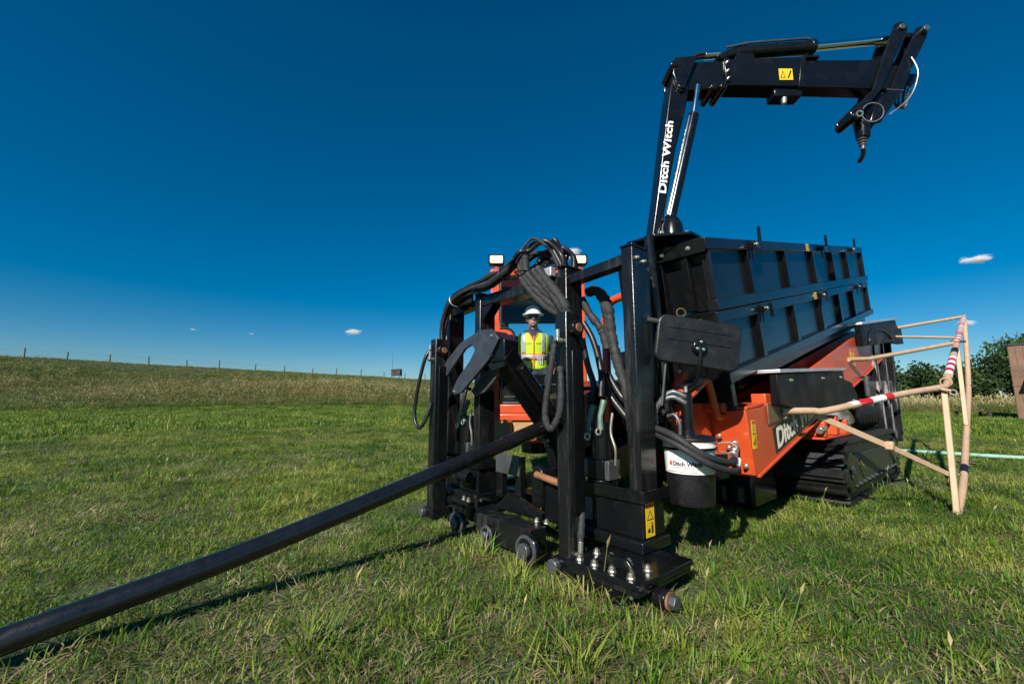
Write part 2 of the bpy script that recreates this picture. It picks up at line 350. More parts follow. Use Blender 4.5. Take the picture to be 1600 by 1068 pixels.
def scatter(name, col, P, scl, idx, label, tilt=0.12):
    n = len(P); me = bpy.data.meshes.new(name); me.from_pydata(P.tolist(), [], [])
    a = me.attributes.new('scl', 'FLOAT_VECTOR', 'POINT'); a.data.foreach_set('vector', scl.astype(np.float32).ravel())
    a = me.attributes.new('idx', 'INT', 'POINT'); a.data.foreach_set('value', idx.astype(np.int32))
    rot = np.stack([RNG.normal(0, tilt, n), RNG.normal(0, tilt, n), RNG.uniform(0, 6.283, n)], 1)
    a = me.attributes.new('rot', 'FLOAT_VECTOR', 'POINT'); a.data.foreach_set('vector', rot.astype(np.float32).ravel())
    o = bpy.data.objects.new(name, me); C.objects.link(o)
    ng = bpy.data.node_groups.new(name+'_nodes', 'GeometryNodeTree')
    ng.interface.new_socket('Geometry', in_out='INPUT', socket_type='NodeSocketGeometry'); ng.interface.new_socket('Geometry', in_out='OUTPUT', socket_type='NodeSocketGeometry')
    gi = ng.nodes.new('NodeGroupInput'); go = ng.nodes.new('NodeGroupOutput')
    ci = ng.nodes.new('GeometryNodeCollectionInfo'); ci.inputs[0].default_value = col; ci.inputs[1].default_value = True; ci.inputs[2].default_value = True
    ip = ng.nodes.new('GeometryNodeInstanceOnPoints'); ip.inputs['Pick Instance'].default_value = True
    def att(nm, ty):
        q = ng.nodes.new('GeometryNodeInputNamedAttribute'); q.data_type = ty; q.inputs[0].default_value = nm; return q.outputs[0]
    L = ng.links
    L.new(gi.outputs[0], ip.inputs['Points']); L.new(ci.outputs[0], ip.inputs['Instance'])
    L.new(att('idx', 'INT'), ip.inputs['Instance Index']); L.new(att('scl', 'FLOAT_VECTOR'), ip.inputs['Scale'])
    e2r = ng.nodes.new('FunctionNodeEulerToRotation'); L.new(att('rot', 'FLOAT_VECTOR'), e2r.inputs[0]); L.new(e2r.outputs[0], ip.inputs['Rotation'])
    L.new(ip.outputs[0], go.inputs[0])
    md = o.modifiers.new('scatter', 'NODES'); md.node_group = ng
    tag(o, label, None, None, 'stuff'); return o
def vnoise(x, y, sc, seed):
    r = np.random.default_rng(seed); G = r.random((64, 64)); x = x*sc; y = y*sc
    xi = np.floor(x).astype(int); yi = np.floor(y).astype(int); fx = x-xi; fy = y-yi; fx = fx*fx*(3-2*fx); fy = fy*fy*(3-2*fy)
    g = lambda i, j: G[i % 64, j % 64]
    return (g(xi, yi)*(1-fx)+g(xi+1, yi)*fx)*(1-fy)+(g(xi, yi+1)*(1-fx)+g(xi+1, yi+1)*fx)*fy
def fan(r0, r1, dens, half=R(64)):
    n = int(half*(r1*r1-r0*r0)*dens); r = np.sqrt(RNG.uniform(r0*r0, r1*r1, n)); a = RNG.uniform(-half, half, n)
    return r*np.sin(a), r*np.cos(a)-0.4
short = [clump('short_clump', 50, 0.13, 0.025, 0.075, 0.0050, ('grass', 'thatch', 'seed'), dry=0.26, lean=1.3, flat=1.0) for _ in range(7)]
tuft = [clump('tuft_clump', 34, 0.07, 0.06, 0.15, 0.0062, ('grass', 'thatch', 'seed'), dry=0.08, lean=1.3, seeds=int(k == 1)) for k in range(5)]
mat_ = [clump('thatch_clump', 60, 0.15, 0.03, 0.08, 0.0045, ('grass', 'thatch', 'seed'), dry=0.62, lean=1.2, flat=1.2) for _ in range(4)]
near_set = clump_set('near_clump', short+tuft+mat_)
def pick(x, y):
    t = vnoise(x, y, 0.9, 3)*0.6+vnoise(x, y, 2.3, 4)*0.4; dr = vnoise(x, y, 0.75, 5)*0.6+vnoise(x, y, 2.1, 6)*0.4
    u = RNG.random(len(x)); idx = RNG.integers(0, 7, len(x))
    tf = u < np.clip((t-0.50)*1.1, 0.006, 0.30); idx[tf] = 7+RNG.integers(0, 5, tf.sum())
    th = (~tf) & (RNG.random(len(x)) < np.clip((dr-0.40)*3.2, 0.04, 0.85)); idx[th] = 12+RNG.integers(0, 4, th.sum())
    return idx
def footprint(x, y):   # pads, feet and tracks that press the grass flat
    X = x*cA-y*sA+2.57; Y = x*sA+y*cA-1.9
    k = ((np.abs(np.abs(X)-1.2) < 0.32) & (Y > 3.0) & (Y < 5.95)) | ((np.abs(np.abs(X)-1.05) < 0.30) & (Y > -0.08) & (Y < 0.5)) | ((np.abs(X) < 0.6) & (Y > -0.03) & (Y < 0.2))
    return ~k
for nm, r0, r1, dens, k0 in (('grass', 0.9, 7.0, 190, 1.0), ('grass', 7.0, 17.0, 85, 1.3)):
    x, y = fan(r0, r1, dens); ok = footprint(x, y); x, y = x[ok], y[ok]
    s = RNG.uniform(0.7, 1.3, len(x))*k0; sz = s*RNG.uniform(0.5, 1.0, len(x))
    scatter(nm, near_set, np.stack([x, y, hz(x, y)], 1), np.stack([s, s, sz], 1), pick(x, y), 'short mown green pasture grass with dry thatch')
wide = [clump('wide_clump', 70, 0.45, 0.06, 0.17, 0.016, ('grass', 'thatch', 'seed'), dry=0.10, lean=0.9, flat=0.8) for _ in range(5)]
wide_set = clump_set('wide_clump', wide)
x, y = fan(17, 62, 8.5); d = -0.575*x+0.818*y; ok = (d < 47+4*vnoise(x, y, 0.12, 9)) & (y > 1); x, y = x[ok], y[ok]
s = RNG.uniform(0.8, 1.4, len(x)); scatter('grass', wide_set, np.stack([x, y, hz(x, y)], 1), np.stack([s, s, s], 1), RNG.integers(0, 5, len(x)), 'distant mown green grass of the flat field')
roughs = [clump('rough_clump', 42, 0.35, 0.35, 0.95, 0.022, ('rough', 'rough', 'seed'), lean=0.55, seeds=k) for k in (0, 2, 3, 5)]
roughs += [clump('rough_green_clump', 44, 0.38, 0.3, 0.75, 0.022, ('roughgreen', 'rough', 'seed'), dry=0.12, lean=0.7, seeds=k) for k in (0, 0, 1)]
rough_set = clump_set('rough_clump', roughs)
n = 110000; x = RNG.uniform(-130, 30, n); y = RNG.uniform(8, 120, n); d = -0.575*x+0.818*y
ok = (d > 43+5*vnoise(x, y, 0.12, 9)) & (d < 96) & (np.abs(x) < 1.5*y+6)
x, y = x[ok], y[ok]; d = d[ok]; s = RNG.uniform(0.45, 1.0, len(x))*(0.35+0.75*vnoise(x, y, 0.09, 12))*(1-0.55*sstep(66, 84, d)); sw = s*1.7
scatter('tall_grass', rough_set, np.stack([x, y, hz(x, y)], 1), np.stack([sw, sw, s], 1), np.where(RNG.random(len(x)) < np.clip(1.15-np.abs(d-58-6*vnoise(x, y, 0.05, 31))/11, 0.14, 0.92), RNG.integers(0, 4, len(x)), RNG.integers(4, 7, len(x))), 'tall dry yellow-green grass on the rising slope', tilt=0.2)
n = 5200; x = RNG.uniform(14, 75, n); y = RNG.uniform(31, 46, n); ok = vnoise(x, y, 0.25, 13) > 0.25; x, y = x[ok], y[ok]; s = RNG.uniform(0.5, 1.0, len(x))
scatter('tall_grass', rough_set, np.stack([x, y, hz(x, y)], 1), np.stack([s*1.4, s*1.4, s], 1), RNG.integers(0, 4, len(x)), 'tall pale weeds in front of the dark trees', tilt=0.2)

# ------------------------------------------------------------------ trees on the right
def tree_crown(nleaf, rx, rz, z0, leaf, seed):
    r = np.random.default_rng(seed); v = []; f = []
    blobs = [(r.uniform(-0.6, 0.6)*rx, r.uniform(-0.6, 0.6)*rx, z0+rz*r.uniform(0.1, 1.7), r.uniform(0.30, 0.62)) for _ in range(16)]
    for k in range(nleaf):
        bx, by, bz, br = blobs[r.integers(0, len(blobs))]
        q = r.normal(0, 1, 3); q /= np.linalg.norm(q); rr = br*rx*(0.55+0.45*r.random()**0.5)*r.uniform(0.75, 1.12)
        c = np.array([bx, by, bz])+q*rr*np.array([1, 1, 0.85]); c[2] = max(c[2], 0.15)
        a = r.normal(0, 1, 3); a /= np.linalg.norm(a); b = np.cross(a, r.normal(0, 1, 3)); b /= np.linalg.norm(b); l = leaf*r.uniform(0.6, 1.3)
        o = len(v); v += [tuple(c-a*l), tuple(c+b*l*0.45), tuple(c+a*l), tuple(c-b*l*0.45)]; f.append((o, o+1, o+2, o+3))
    me = bpy.data.meshes.new('crown'); me.from_pydata(v, [], f); me.update(); return me
crowns = [tree_crown(3600, 1.7, 1.35, 0.5, 0.13, 20+k) for k in range(4)]
for k, c in enumerate(crowns): c.materials.append(MT['leafA' if k % 2 else 'leafB'])
def trunk_mesh(seed):
    r = random.Random(seed); m = MB(); m.tube(spline([(0, 0, -0.1), (0.05, 0.02, 0.8), (-0.04, 0.05, 1.7), (0.06, 0, 2.6)]), [0.13*(1-0.75*i/18) for i in range(19)], 7)
    for k in range(5):
        a = r.uniform(0, 6.28); z = r.uniform(0.6, 1.8)
        m.tube([(0, 0, z), (0.45*math.cos(a), 0.45*math.sin(a), z+0.45), (0.9*math.cos(a), 0.9*math.sin(a), z+0.75)], [0.06, 0.04, 0.015], 6)
    return m.mesh('trunk')
trunks = [trunk_mesh(k) for k in range(2)]
TREES = [  # x, y, scale, height scale, words
 (27, 49, 1.15, 0.95, 'dark scrub tree showing left of the rear of the drill rig'),
 (31, 47, 1.1, 0.85, 'low dark scrub tree behind the rear posts of the drill rig'),
 (36, 48, 1.3, 1.15, 'bushy green tree just right of the rear of the drill rig'),
 (39.5, 46, 1.1, 1.3, 'pointed green tree first clear of the machine on its right'),
 (42.0, 47.5, 1.15, 1.15, 'low rounded tree seen left of the tan barrier corner'),
 (44.3, 46, 1.0, 1.25, 'spiky topped tree just behind the tan barrier corner'),
 (46.8, 47, 1.05, 1.02, 'lowest dark tree between the two tan barrier uprights'),
 (49.0, 45.5, 1.05, 1.08, 'dark rounded tree right behind the rear tan upright'),
 (51.3, 46.5, 1.15, 1.15, 'middling dark tree right of the tan barrier uprights'),
 (53.6, 46, 1.2, 1.2, 'tall leaning dark tree second nearest the wooden barn'),
 (56.2, 46, 1.35, 1.5, 'tallest dark tree, beside the edge of the wooden barn'),
 (60.0, 48, 1.4, 1.55, 'tall dark tree mostly hidden by the wooden barn')]
for k, (x, y, s, h, lab) in enumerate(TREES):
    e = empty('scrub_tree', (x, y, float(hz(x, y))), k*1.3); e.scale = (s*1.35, s*1.35, s*h*1.22); tag(e, lab, 'tree', 'trees along the far field edge')
    for nm, me_, mt in (('trunk', trunks[k % 2], 'bark'), ('crown', crowns[k % 4], None)):
        o = bpy.data.objects.new(nm, me_); C.objects.link(o); o.parent = e
        if mt and not me_.materials: me_.materials.append(MT[mt])
# bush on the ridge by the hunting blind
bush_me = tree_crown(1200, 1.5, 0.5, 0.2, 0.22, 77); bush_me.materials.append(MT['leafA'])
o = link('bush', bush_me, None, None, smooth=False); o.location = (-32.5, 101, float(hz(-32.5, 101))-0.4); o.scale = (1.3, 1, 0.7); tag(o, 'small dark bush on the ridge line left of the blind', 'bush')

# ------------------------------------------------------------------ fence along the ridge
fx0, fy0 = -67.5, 58.0; fdx, fdy = 0.818, 0.575
fe = empty('wire_fence', (fx0, fy0, float(hz(fx0, fy0)))); tag(fe, 'long wire fence with dark wooden posts along the left ridge', 'fence')
pm = MB().cyl((0, 0, -0.4), (0, 0, 1.35), 0.085, 0.07, 8).mesh('post'); pm.materials.append(MT['postwood'])
fp = []
for k in range(-2, 20):
    s = 4.55*k+random.uniform(-0.4, 0.4); x = fx0+fdx*s; y = fy0+fdy*s; z = float(hz(x, y)); fp.append((x-fx0, y-fy0, z-fe.location.z))
    t = random.gauss(0, 0.06); q = Matrix.Translation(fp[-1]) @ Matrix.Rotation(t, 4, 'Y') @ Matrix.Diagonal((1, 1, random.uniform(0.8, 1.15), 1))
    inst('post', pm, fe, q)
for hh in (0.45, 0.8, 1.15): MB().tube([(p[0], p[1], p[2]+hh) for p in fp], 0.008, 4).build('wire', 'greysteel', fe, 0)

# ------------------------------------------------------------------ hunting blind, aerial
bz_ = float(hz(-26.2, 96)); bl = empty('hunting_blind', (-26.2, 96, bz_)); tag(bl, 'small dark box blind on legs standing on the ridge', 'blind')
h0 = 6.55-bz_
MB().box(-1.0, 1.0, -0.9, 0.9, h0, h0+1.25).build('cabin', 'postwood', bl, 0.01)
MB().plate([(-1.15, -1.05, h0+1.25), (1.15, -1.05, h0+1.4), (1.15, 1.05, h0+1.4), (-1.15, 1.05, h0+1.25)], (0, 0, 0.06)).build('roof', 'greysteel', bl, 0)
MB().box(-0.55, 0.1, -0.93, -0.902, h0+0.6, h0+1.0).build('window', 'dark', bl, 0)
for sx in (-0.9, 0.9):
    for sy in (-0.8, 0.8): MB().beam((sx, sy, -0.4), (sx*0.95, sy*0.95, h0), 0.1, 0.1).build('leg', 'postwood', bl, 0)
am = empty('aerial_mast', (-27.5, 97, float(hz(-27.5, 97)))); tag(am, 'thin aerial mast rising beside the ridge blind', 'mast')
mm = MB().cyl((0, 0, -0.3), (0, 0, 6.2), 0.05, 0.025, 6).build('pole', 'greysteel', am, 0)
MB().beam((-0.3, 0, 5.9), (0.3, 0, 5.9), 0.03, 0.03).build('crossbar', 'greysteel', am, 0)

# ------------------------------------------------------------------ barn
bx0, by0 = 25.15, 21.3
bn = empty('wooden_barn', (bx0, by0, 0), R(-57)); tag(bn, 'weathered brown board barn at the right edge', 'barn')
pl = {}
for tier, (z0, z1) in enumerate(((0.12, 1.72), (1.75, 3.72))):
    mb = MB().box(0, 0.232, -0.025, 0, z0, z1); m_ = mb.mesh('plank'); m_.materials.append(MT['wood']); pl[tier] = m_
for k in range(34):
    for tier in (0, 1):
        if tier == 0 and 3 <= k <= 9: continue
        inst('plank', pl[tier], bn, Matrix.Translation((0.02+k*0.24, random.uniform(-0.008, 0.004), random.uniform(-0.02, 0.01))))
MB().box(0.02, 8.2, 0.01, 6.0, 0.0, 3.70).build('frame_wall', 'dark', bn, 0)
MB().box(-0.03, 8.3, -0.06, 0.004, 0.0, 0.12).build('sill_board', 'wood', bn, 0.005)
MB().box(-0.02, 8.3, -0.05, 0.004, 1.70, 1.76).build('trim_board', 'wood', bn, 0.005)
for k in range(25):   # side boards
    inst('plank', pl[0], bn, Matrix.Translation((0.02, 0.24+k*0.24, 0)) @ Matrix.Rotation(R(-90), 4, 'Z')); inst('plank', pl[1], bn, Matrix.Translation((0.02, 0.24+k*0.24, 0)) @ Matrix.Rotation(R(-90), 4, 'Z'))
MB().plate([(-0.03, -0.08, 3.735), (8.6, -0.08, 3.735), (8.6, 6.4, 3.735), (-0.03, 6.4, 3.735)], (0, 0, 0.07)).build('roof', 'greysteel', bn, 0.01)
aw = MB().plate([(0.62, -0.03, 2.62), (4.2, -0.03, 2.62), (4.2, -0.95, 2.0), (0.62, -0.95, 2.0)], (0, 0, 0.04)).build('awning', 'tin', bn, 0.005)
for k in range(16): MB().beam((0.72+k*0.22, -0.035, 2.67), (0.72+k*0.22, -0.95, 2.05), 0.05, 0.03).build('awning_rib', 'tin', aw, 0)
for x in (0.7, 4.1): MB().beam((x, -0.04, 1.8), (x, -0.85, 2.06), 0.06, 0.06).build('bracket', 'wood', bn, 0)
tb = empty('low_bench', (23.9, 22.2, 0)); tag(tb, 'low dark slatted bench in the weeds beside the barn', 'bench')
for k in range(4): MB().box(-0.75, 0.75, -0.3+k*0.15, -0.17+k*0.15, 0.42, 0.47).build('slat', 'postwood', tb, 0.004)
for sx in (-0.62, 0.62):
    for sy in (-0.22, 0.22): MB().box(sx-0.05, sx+0.05, sy-0.05, sy+0.05, -0.02, 0.42).build('leg', 'postwood', tb, 0.004)

# ------------------------------------------------------------------ clouds
def cloud_mat(sd):
    m = bpy.data.materials.new('cloud_vapour'); m.use_nodes = True; nt = m.node_tree; nt.nodes.clear(); L = nt.links
    tc = N(nt, 'TexCoord'); le = N(nt, 'VectorMath', operation='LENGTH'); L.new(tc.outputs['Object'], le.inputs[0])
    n = N(nt, 'TexNoise'); n.inputs['Scale'].default_value = 2.2; n.inputs['Detail'].default_value = 6; n.inputs['Roughness'].default_value = 0.62; n.noise_dimensions = '4D'; n.inputs['W'].default_value = sd
    L.new(tc.outputs['Object'], n.inputs['Vector'])
    a = N(nt, 'Math', operation='MULTIPLY_ADD'); a.inputs[1].default_value = 1.9; L.new(n.outputs[0], a.inputs[0])
    s = N(nt, 'Math', operation='MULTIPLY_ADD'); s.inputs[1].default_value = -1.0; s.inputs[2].default_value = -0.36; L.new(le.outputs['Value'], s.inputs[0]); L.new(s.outputs[0], a.inputs[2])
    mr = N(nt, 'MapRange'); mr.inputs[1].default_value = 0.0; mr.inputs[2].default_value = 0.55; mr.inputs[4].default_value = 0.09; L.new(a.outputs[0], mr.inputs[0])
    pv = N(nt, 'VolumePrincipled'); pv.inputs['Color'].default_value = (0.98, 0.98, 0.99, 1); pv.inputs['Anisotropy'].default_value = 0.0
    L.new(mr.outputs[0], pv.inputs['Density'])
    out = N(nt, 'OutputMaterial'); L.new(pv.outputs[0], out.inputs['Volume']); return m
cme = MB().ell((0, 0, 0), (1, 1, 1), 20, 12).mesh('cloud')
CL = [  # azimuth px offset, elevation px offset (from level), half width, half height in metres, words
 (97, 236, 100, 56, 'largest puffy white cloud above the cab work lamps'),
 (760, 228, 120, 30, 'long thin white cloud high at the right edge'),
 (-254, 108, 75, 22, 'flat white cloud low over the left ridge'),
 (728, 123, 75, 24, 'white cloud just right of the barrier corner'),
 (-510, 112, 24, 8, 'tiny faint cloud farthest left over the ridge'),
 (-416, 105, 22, 7, 'tiny faint cloud second from left over the ridge')]
for k, (ax, ay, w, h, lab) in enumerate(CL):
    D = 2300.0; o = bpy.data.objects.new('cloud', cme.copy()); C.objects.link(o); o.location = (ax/666*D, D, 1+ay/666*D); o.scale = (w, w*0.8, h)
    o.data.materials.append(cloud_mat(k*3.7)); tag(o, lab, 'cloud', 'small fair weather clouds')

# ------------------------------------------------------------------ drill rig
rig = empty('drill_rig', (OX, OY, 0), -AZ)
tag(rig, 'black and orange tracked directional drilling rig with crane and staked front frame', 'drill rig')
boltm = MB(); boltm.cyl((0, 0, 0), (0, 0, 0.006), 0.021, n=16); boltm.tube([(0, 0, 0.006), (0, 0, 0.022)], 0.016, 6); boltm.cyl((0, 0, 0.022), (0, 0, 0.030), 0.009, n=10)
BOLT = boltm.mesh('bolt'); BOLT.materials.append(MT['zinc'])
for p in BOLT.polygons: p.use_smooth = False
BOLTD = BOLT.copy(); BOLTD.materials.clear(); BOLTD.materials.append(MT['greysteel'])
def bolt(parent, p, axis=(0, 0, 1), s=1.0, m=None):
    return inst('bolt', m or BOLT, parent, Matrix.Translation(p) @ Vector(axis).to_track_quat('Z', 'Y').to_matrix().to_4x4() @ Matrix.Scale(s, 4))
def sticker(parent, o, ux, uy, w, h, name='warning_label', wide=False):
    """yellow safety label: red band, black triangle, small figure; lies proud of its plate"""
    F = frame(o, ux, uy); xf = lambda p: F @ Vector(p)
    s = MB(xf).box(0, w, 0, h, 0.0, 0.0016).build(name, 'yellow', parent, 0)
    t = 0.0017
    def flat(pts, mat, nm): MB(xf).plate([(x*w, y*h, t) for x, y in pts], tuple((F.to_3x3() @ Vector((0, 0, 0))))) if False else None; m = MB(xf); m.plate([(x*w, y*h, t) for x, y in pts], (0, 0, 0.0006)); m.build(nm, mat, s, 0)
    if wide:
        flat([(0.08, 0.15), (0.46, 0.15), (0.27, 0.85)], 'ink', 'triangle'); m = MB(xf); m.plate([(x*w, y*h, t+0.0007) for x, y in [(0.15, 0.2), (0.39, 0.2), (0.27, 0.68)]], (0, 0, 0.0004)); m.build('triangle_field', 'yellow', s, 0)
        flat([(0.58, 0.15), (0.70, 0.15), (0.93, 0.75), (0.84, 0.85), (0.70, 0.45)], 'ink', 'pictogram'); flat([(0.24, 0.27), (0.31, 0.27), (0.31, 0.5), (0.24, 0.5)], 'ink', 'pictogram')
    else:
        flat([(0.05, 0.86), (0.95, 0.86), (0.95, 0.97), (0.05, 0.97)], 'hdr', 'heading_band')
        flat([(0.12, 0.50), (0.88, 0.50), (0.5, 0.80)], 'ink', 'triangle'); m = MB(xf); m.plate([(x*w, y*h, t+0.0007) for x, y in [(0.24, 0.53), (0.76, 0.53), (0.5, 0.735)]], (0, 0, 0.0004)); m.build('triangle_field', 'yellow', s, 0)
        flat([(0.38, 0.55), (0.66, 0.57), (0.56, 0.66)], 'ink', 'pictogram')
        flat([(0.62, 0.10), (0.80, 0.10), (0.82, 0.34), (0.60, 0.34)], 'ink', 'pictogram'); flat([(0.64, 0.36), (0.78, 0.36), (0.78, 0.42), (0.64, 0.42)], 'ink', 'pictogram')
        flat([(0.14, 0.14), (0.50, 0.14), (0.42, 0.27), (0.22, 0.24)], 'ink', 'pictogram')
    return s

# --- anchoring frame on each side: two uprights, sliding drive column, drive box, base
def side_frame(s, xo0, xo1, xi0, xi1, xc0, xc1):
    """s=+1 right of the photo, -1 left; xo outer upright, xi inner upright, xc drive column"""
    q = lambda a, b: (min(a, b), max(a, b))
    outer = MB().box(xo0, xo1, 0.30, 0.47, 0.10, 1.955).build('upright', 'black_worn', rig, 0.007)
    MB().box(xo0-0.004, xo1+0.004, 0.295, 0.476, 1.955, 1.972).build('cap', 'black', outer, 0.004)
    inner = MB().box(xi0, xi1, 0.30, 0.47, 0.12, 1.950).build('upright', 'black_worn', rig, 0.007)
    MB().box(xi0-0.004, xi1+0.004, 0.295, 0.476, 1.950, 1.966).build('cap', 'black', inner, 0.004)
    xr = xo1 if s > 0 else xi1
    for up, xx in ((outer, xo1), (inner, xi1)):
        bolt(up, (xx, 0.345, 1.885), (1, 0, 0), 0.7); bolt(up, (xx, 0.42, 1.875), (1, 0, 0), 0.7)
    # top link between the uprights
    a, b = q(xi1 if s > 0 else xo1, xo0 if s > 0 else xi0)
    MB().plate([(a, 0.33, 1.83), (b, 0.33, 1.86), (b, 0.33, 1.93), (a, 0.33, 1.90)], (0, 0.09, 0)).build('top_link', 'black_worn', rig, 0.004)
    # drive column in front
    c = MB(); c.box(xc0, xc1, 0.0, 0.135, 0.06, 1.545)
    col = c.build('drive_column', 'black_worn', rig, 0.008)
    MB().box(xc0-0.02, xc0, 0.02, 0.12, 0.5, 1.50).build('wear_strip', 'black', col, 0.003)
    MB().box(xc1, xc1+0.018, 0.03, 0.12, 0.35, 1.30).build('guide_rail', 'satin', col, 0.003)
    MB().cyl((xc1, 0.06, 1.44), (xc1+0.045, 0.06, 1.44), 0.05).build('pivot_boss', 'black', col, 0.004)
    MB().cyl((xc1+0.045, 0.06, 1.44), (xc1+0.055, 0.06, 1.44), 0.028).build('pivot_pin', 'rust', col, 0.002)
    MB().cyl((xc0+0.05, -0.002, 1.36), (xc0+0.05, -0.05, 1.36), 0.022, 0.018).build('fitting', 'zinc', col, 0.002)
    MB().cyl((xc0+0.05, -0.03, 1.37), (xc0+0.05, -0.03, 1.43), 0.014, 0.016).build('fitting', 'zinc', col, 0.002)
    # foot and stake shoe under the column
    MB().plate([(xc0-0.05, -0.02, 0.02), (xc1+0.05, -0.02, 0.02), (xc1+0.03, -0.02, 0.10), (xc0-0.03, -0.02, 0.10)], (0, 0.18, 0)).build('column_foot', 'black', col, 0.006)
    MB().cyl((xc0+0.0, -0.06, 0.055), (xc0+0.0, -0.02, 0.055), 0.04).build('foot_pin', 'greysteel', col, 0.004)
    # drive box around uprights
    x0, x1 = q(xi0, xo1) if s > 0 else q(xo0, xi1)
    ledge = MB(); ledge.box(x0+0.03, x1+0.012, 0.275, 0.29, 0.415, 0.485); ledge.box(x0+0.03, x1+0.012, 0.29, 0.60, 0.415, 0.428); ledge.box(x1+0.0125, x1+0.024, 0.275, 0.60, 0.415, 0.485)
    lg = ledge.build('ledge_channel', 'black', rig, 0.003)
    bxm = MB(); bxm.box(x0+0.33, x1+0.006, 0.292, 0.52, 0.217, 0.414); bxm.box(x0+0.10, x0+0.33, 0.31, 0.50, 0.217, 0.414)
    body = bxm.build('drive_box', 'satin', rig, 0.006)
    MB().box(x0+0.16, x0+0.27, 0.300, 0.3105, 0.25, 0.39).build('recess_plate', 'greysteel', body, 0.003)
    MB().box(x0+0.05, x1+0.03, 0.245, 0.54, 0.153, 0.216).build('lower_beam', 'black', body, 0.008)
    # rotary drive motor
    cx = (xc0+xc1)/2-0.02; cy = 0.40
    mo = MB(); mo.cyl((cx, cy, 0.62), (cx, cy, 0.86), 0.075); mo.cyl((cx, cy, 0.43), (cx, cy, 0.50), 0.10); m_ = mo.build('drive_motor', 'satin', rig, 0.006)
    for dx in (-0.085, 0.085): MB().box(cx+dx-0.018, cx+dx+0.018, cy-0.07, cy+0.06, 0.50, 0.62).build('motor_flange', 'greysteel', m_, 0.005)
    MB().box(cx-0.062, cx+0.062, cy-0.075, cy+0.07, 0.50, 0.62).build('motor_body', 'satin', m_, 0.006)
    for dx, z in ((-0.05, 0.865), (0.04, 0.90)):
        MB().tube([(cx+dx, cy-0.06, z-0.09), (cx+dx, cy-0.06, z), (cx+dx+0.01, cy-0.03, z+0.10)], [0.020, 0.018, 0.022], 10).build('hose_fitting', 'greenfit', m_, 0.002)
        MB().ring((cx+dx, cy-0.085, z-0.10), (0, 1, 0), 0.020, 0.006, 14, 6).build('fitting_collar', 'zinc', m_, 0)
    MB().tube(spline([(cx+0.13, cy-0.05, 0.92), (cx+0.12, cy-0.06, 0.80), (cx+0.15, cy-0.06, 0.70), (cx+0.14, cy-0.05, 0.60)]), 0.009, 8).build('braided_line', 'zinc', m_, 0)
    for dx in (-0.1, 0.02, 0.12): bolt(m_, (cx+dx, cy-0.085, 0.43), (0, 0, 1), 0.9)
    # base plate with bolts, side pin
    px0, px1 = (x0+0.41, x1+0.225) if s > 0 else (x0+0.05, x1-0.02)
    yp = -0.105 if s > 0 else 0.15
    pl_ = MB().box(px0, px1, yp, 0.42, 0.118, 0.150).build('base_plate', 'black', rig, 0.006)
    MB().box(px0+0.01, px1-0.012, yp+0.012, 0.41, 0.086, 0.1175).build('lower_plate', 'black_worn', pl_, 0.006)
    MB().plate([(px0+0.10, yp+0.06, -0.05), (px1-0.16, yp+0.06, -0.05), (px1-0.06, yp+0.03, 0.0855), (px0+0.04, yp+0.03, 0.0855)], (0, 0.30, 0)).build('stake_socket', 'satin', pl_, 0.006)
    for bx_ in (px0+0.06, px0+0.16, px1-0.07, px1-0.18):
        for by_ in (yp+0.045, yp+0.19): bolt(pl_, (bx_, by_, 0.150), (0, 0, 1), 1.05); bolt(pl_, (bx_, by_, 0.086), (0, 0, -1), 0.9)
    MB().plate([(px1-0.34, yp+0.10, 0.1505), (px1-0.08, yp+0.10, 0.1505), (px1-0.13, yp+0.10, 0.205), (px1-0.28, yp+0.10, 0.205)], (0, 0.022, 0)).build('lifting_rib', 'black', pl_, 0.004)
    MB().cyl((px1-0.01, 0.06, 0.06), (px1+0.055, 0.06, 0.06), 0.048).build('side_pin', 'satin', pl_, 0.005)
    MB().cyl((px1+0.055, 0.06, 0.06), (px1+0.066, 0.06, 0.06), 0.042).build('pin_ring', 'rust', pl_, 0.002)
    MB().tube([(px1+0.066, 0.06, 0.06), (px1+0.10, 0.06, 0.06)], 0.034, 6).build('pin_nut', 'greysteel', pl_, 0.003)
    return outer, inner, col, body
oR = side_frame(1, 1.050, 1.135, 0.500, 0.585, 0.755, 0.850)
oL = side_frame(-1, -1.045, -0.960, -0.540, -0.455, -0.800, -0.705)
sticker(oR[3], (1.1415, 0.318, 0.225), (0, 1, 0), (0, 0, 1), 0.088, 0.185)
# arch beam between the inner uprights
ar = MB(); ar.box(-0.455, 0.500, 0.31, 0.44, 1.84, 1.935)
arch = ar.build('arch_beam', 'black_worn', rig, 0.006)
MB().plate([(-0.4545, 0.32, 1.839), (-0.30, 0.32, 1.839), (-0.4545, 0.32, 1.70)], (0, 0.10, 0)).build('gusset', 'black', arch, 0.004)
MB().plate([(0.4995, 0.32, 1.839), (0.28, 0.32, 1.839), (0.4995, 0.32, 1.62)], (0, 0.10, 0)).build('gusset', 'black', arch, 0.004)
MB().box(-0.90, -0.55, 0.26, 0.295, 1.88, 2.0).build('hose_guard', 'black_worn', arch, 0.012)
MB().box(0.30, 0.48, 0.25, 0.305, 1.90, 1.97).build('hose_clamp', 'alu', arch, 0.006)
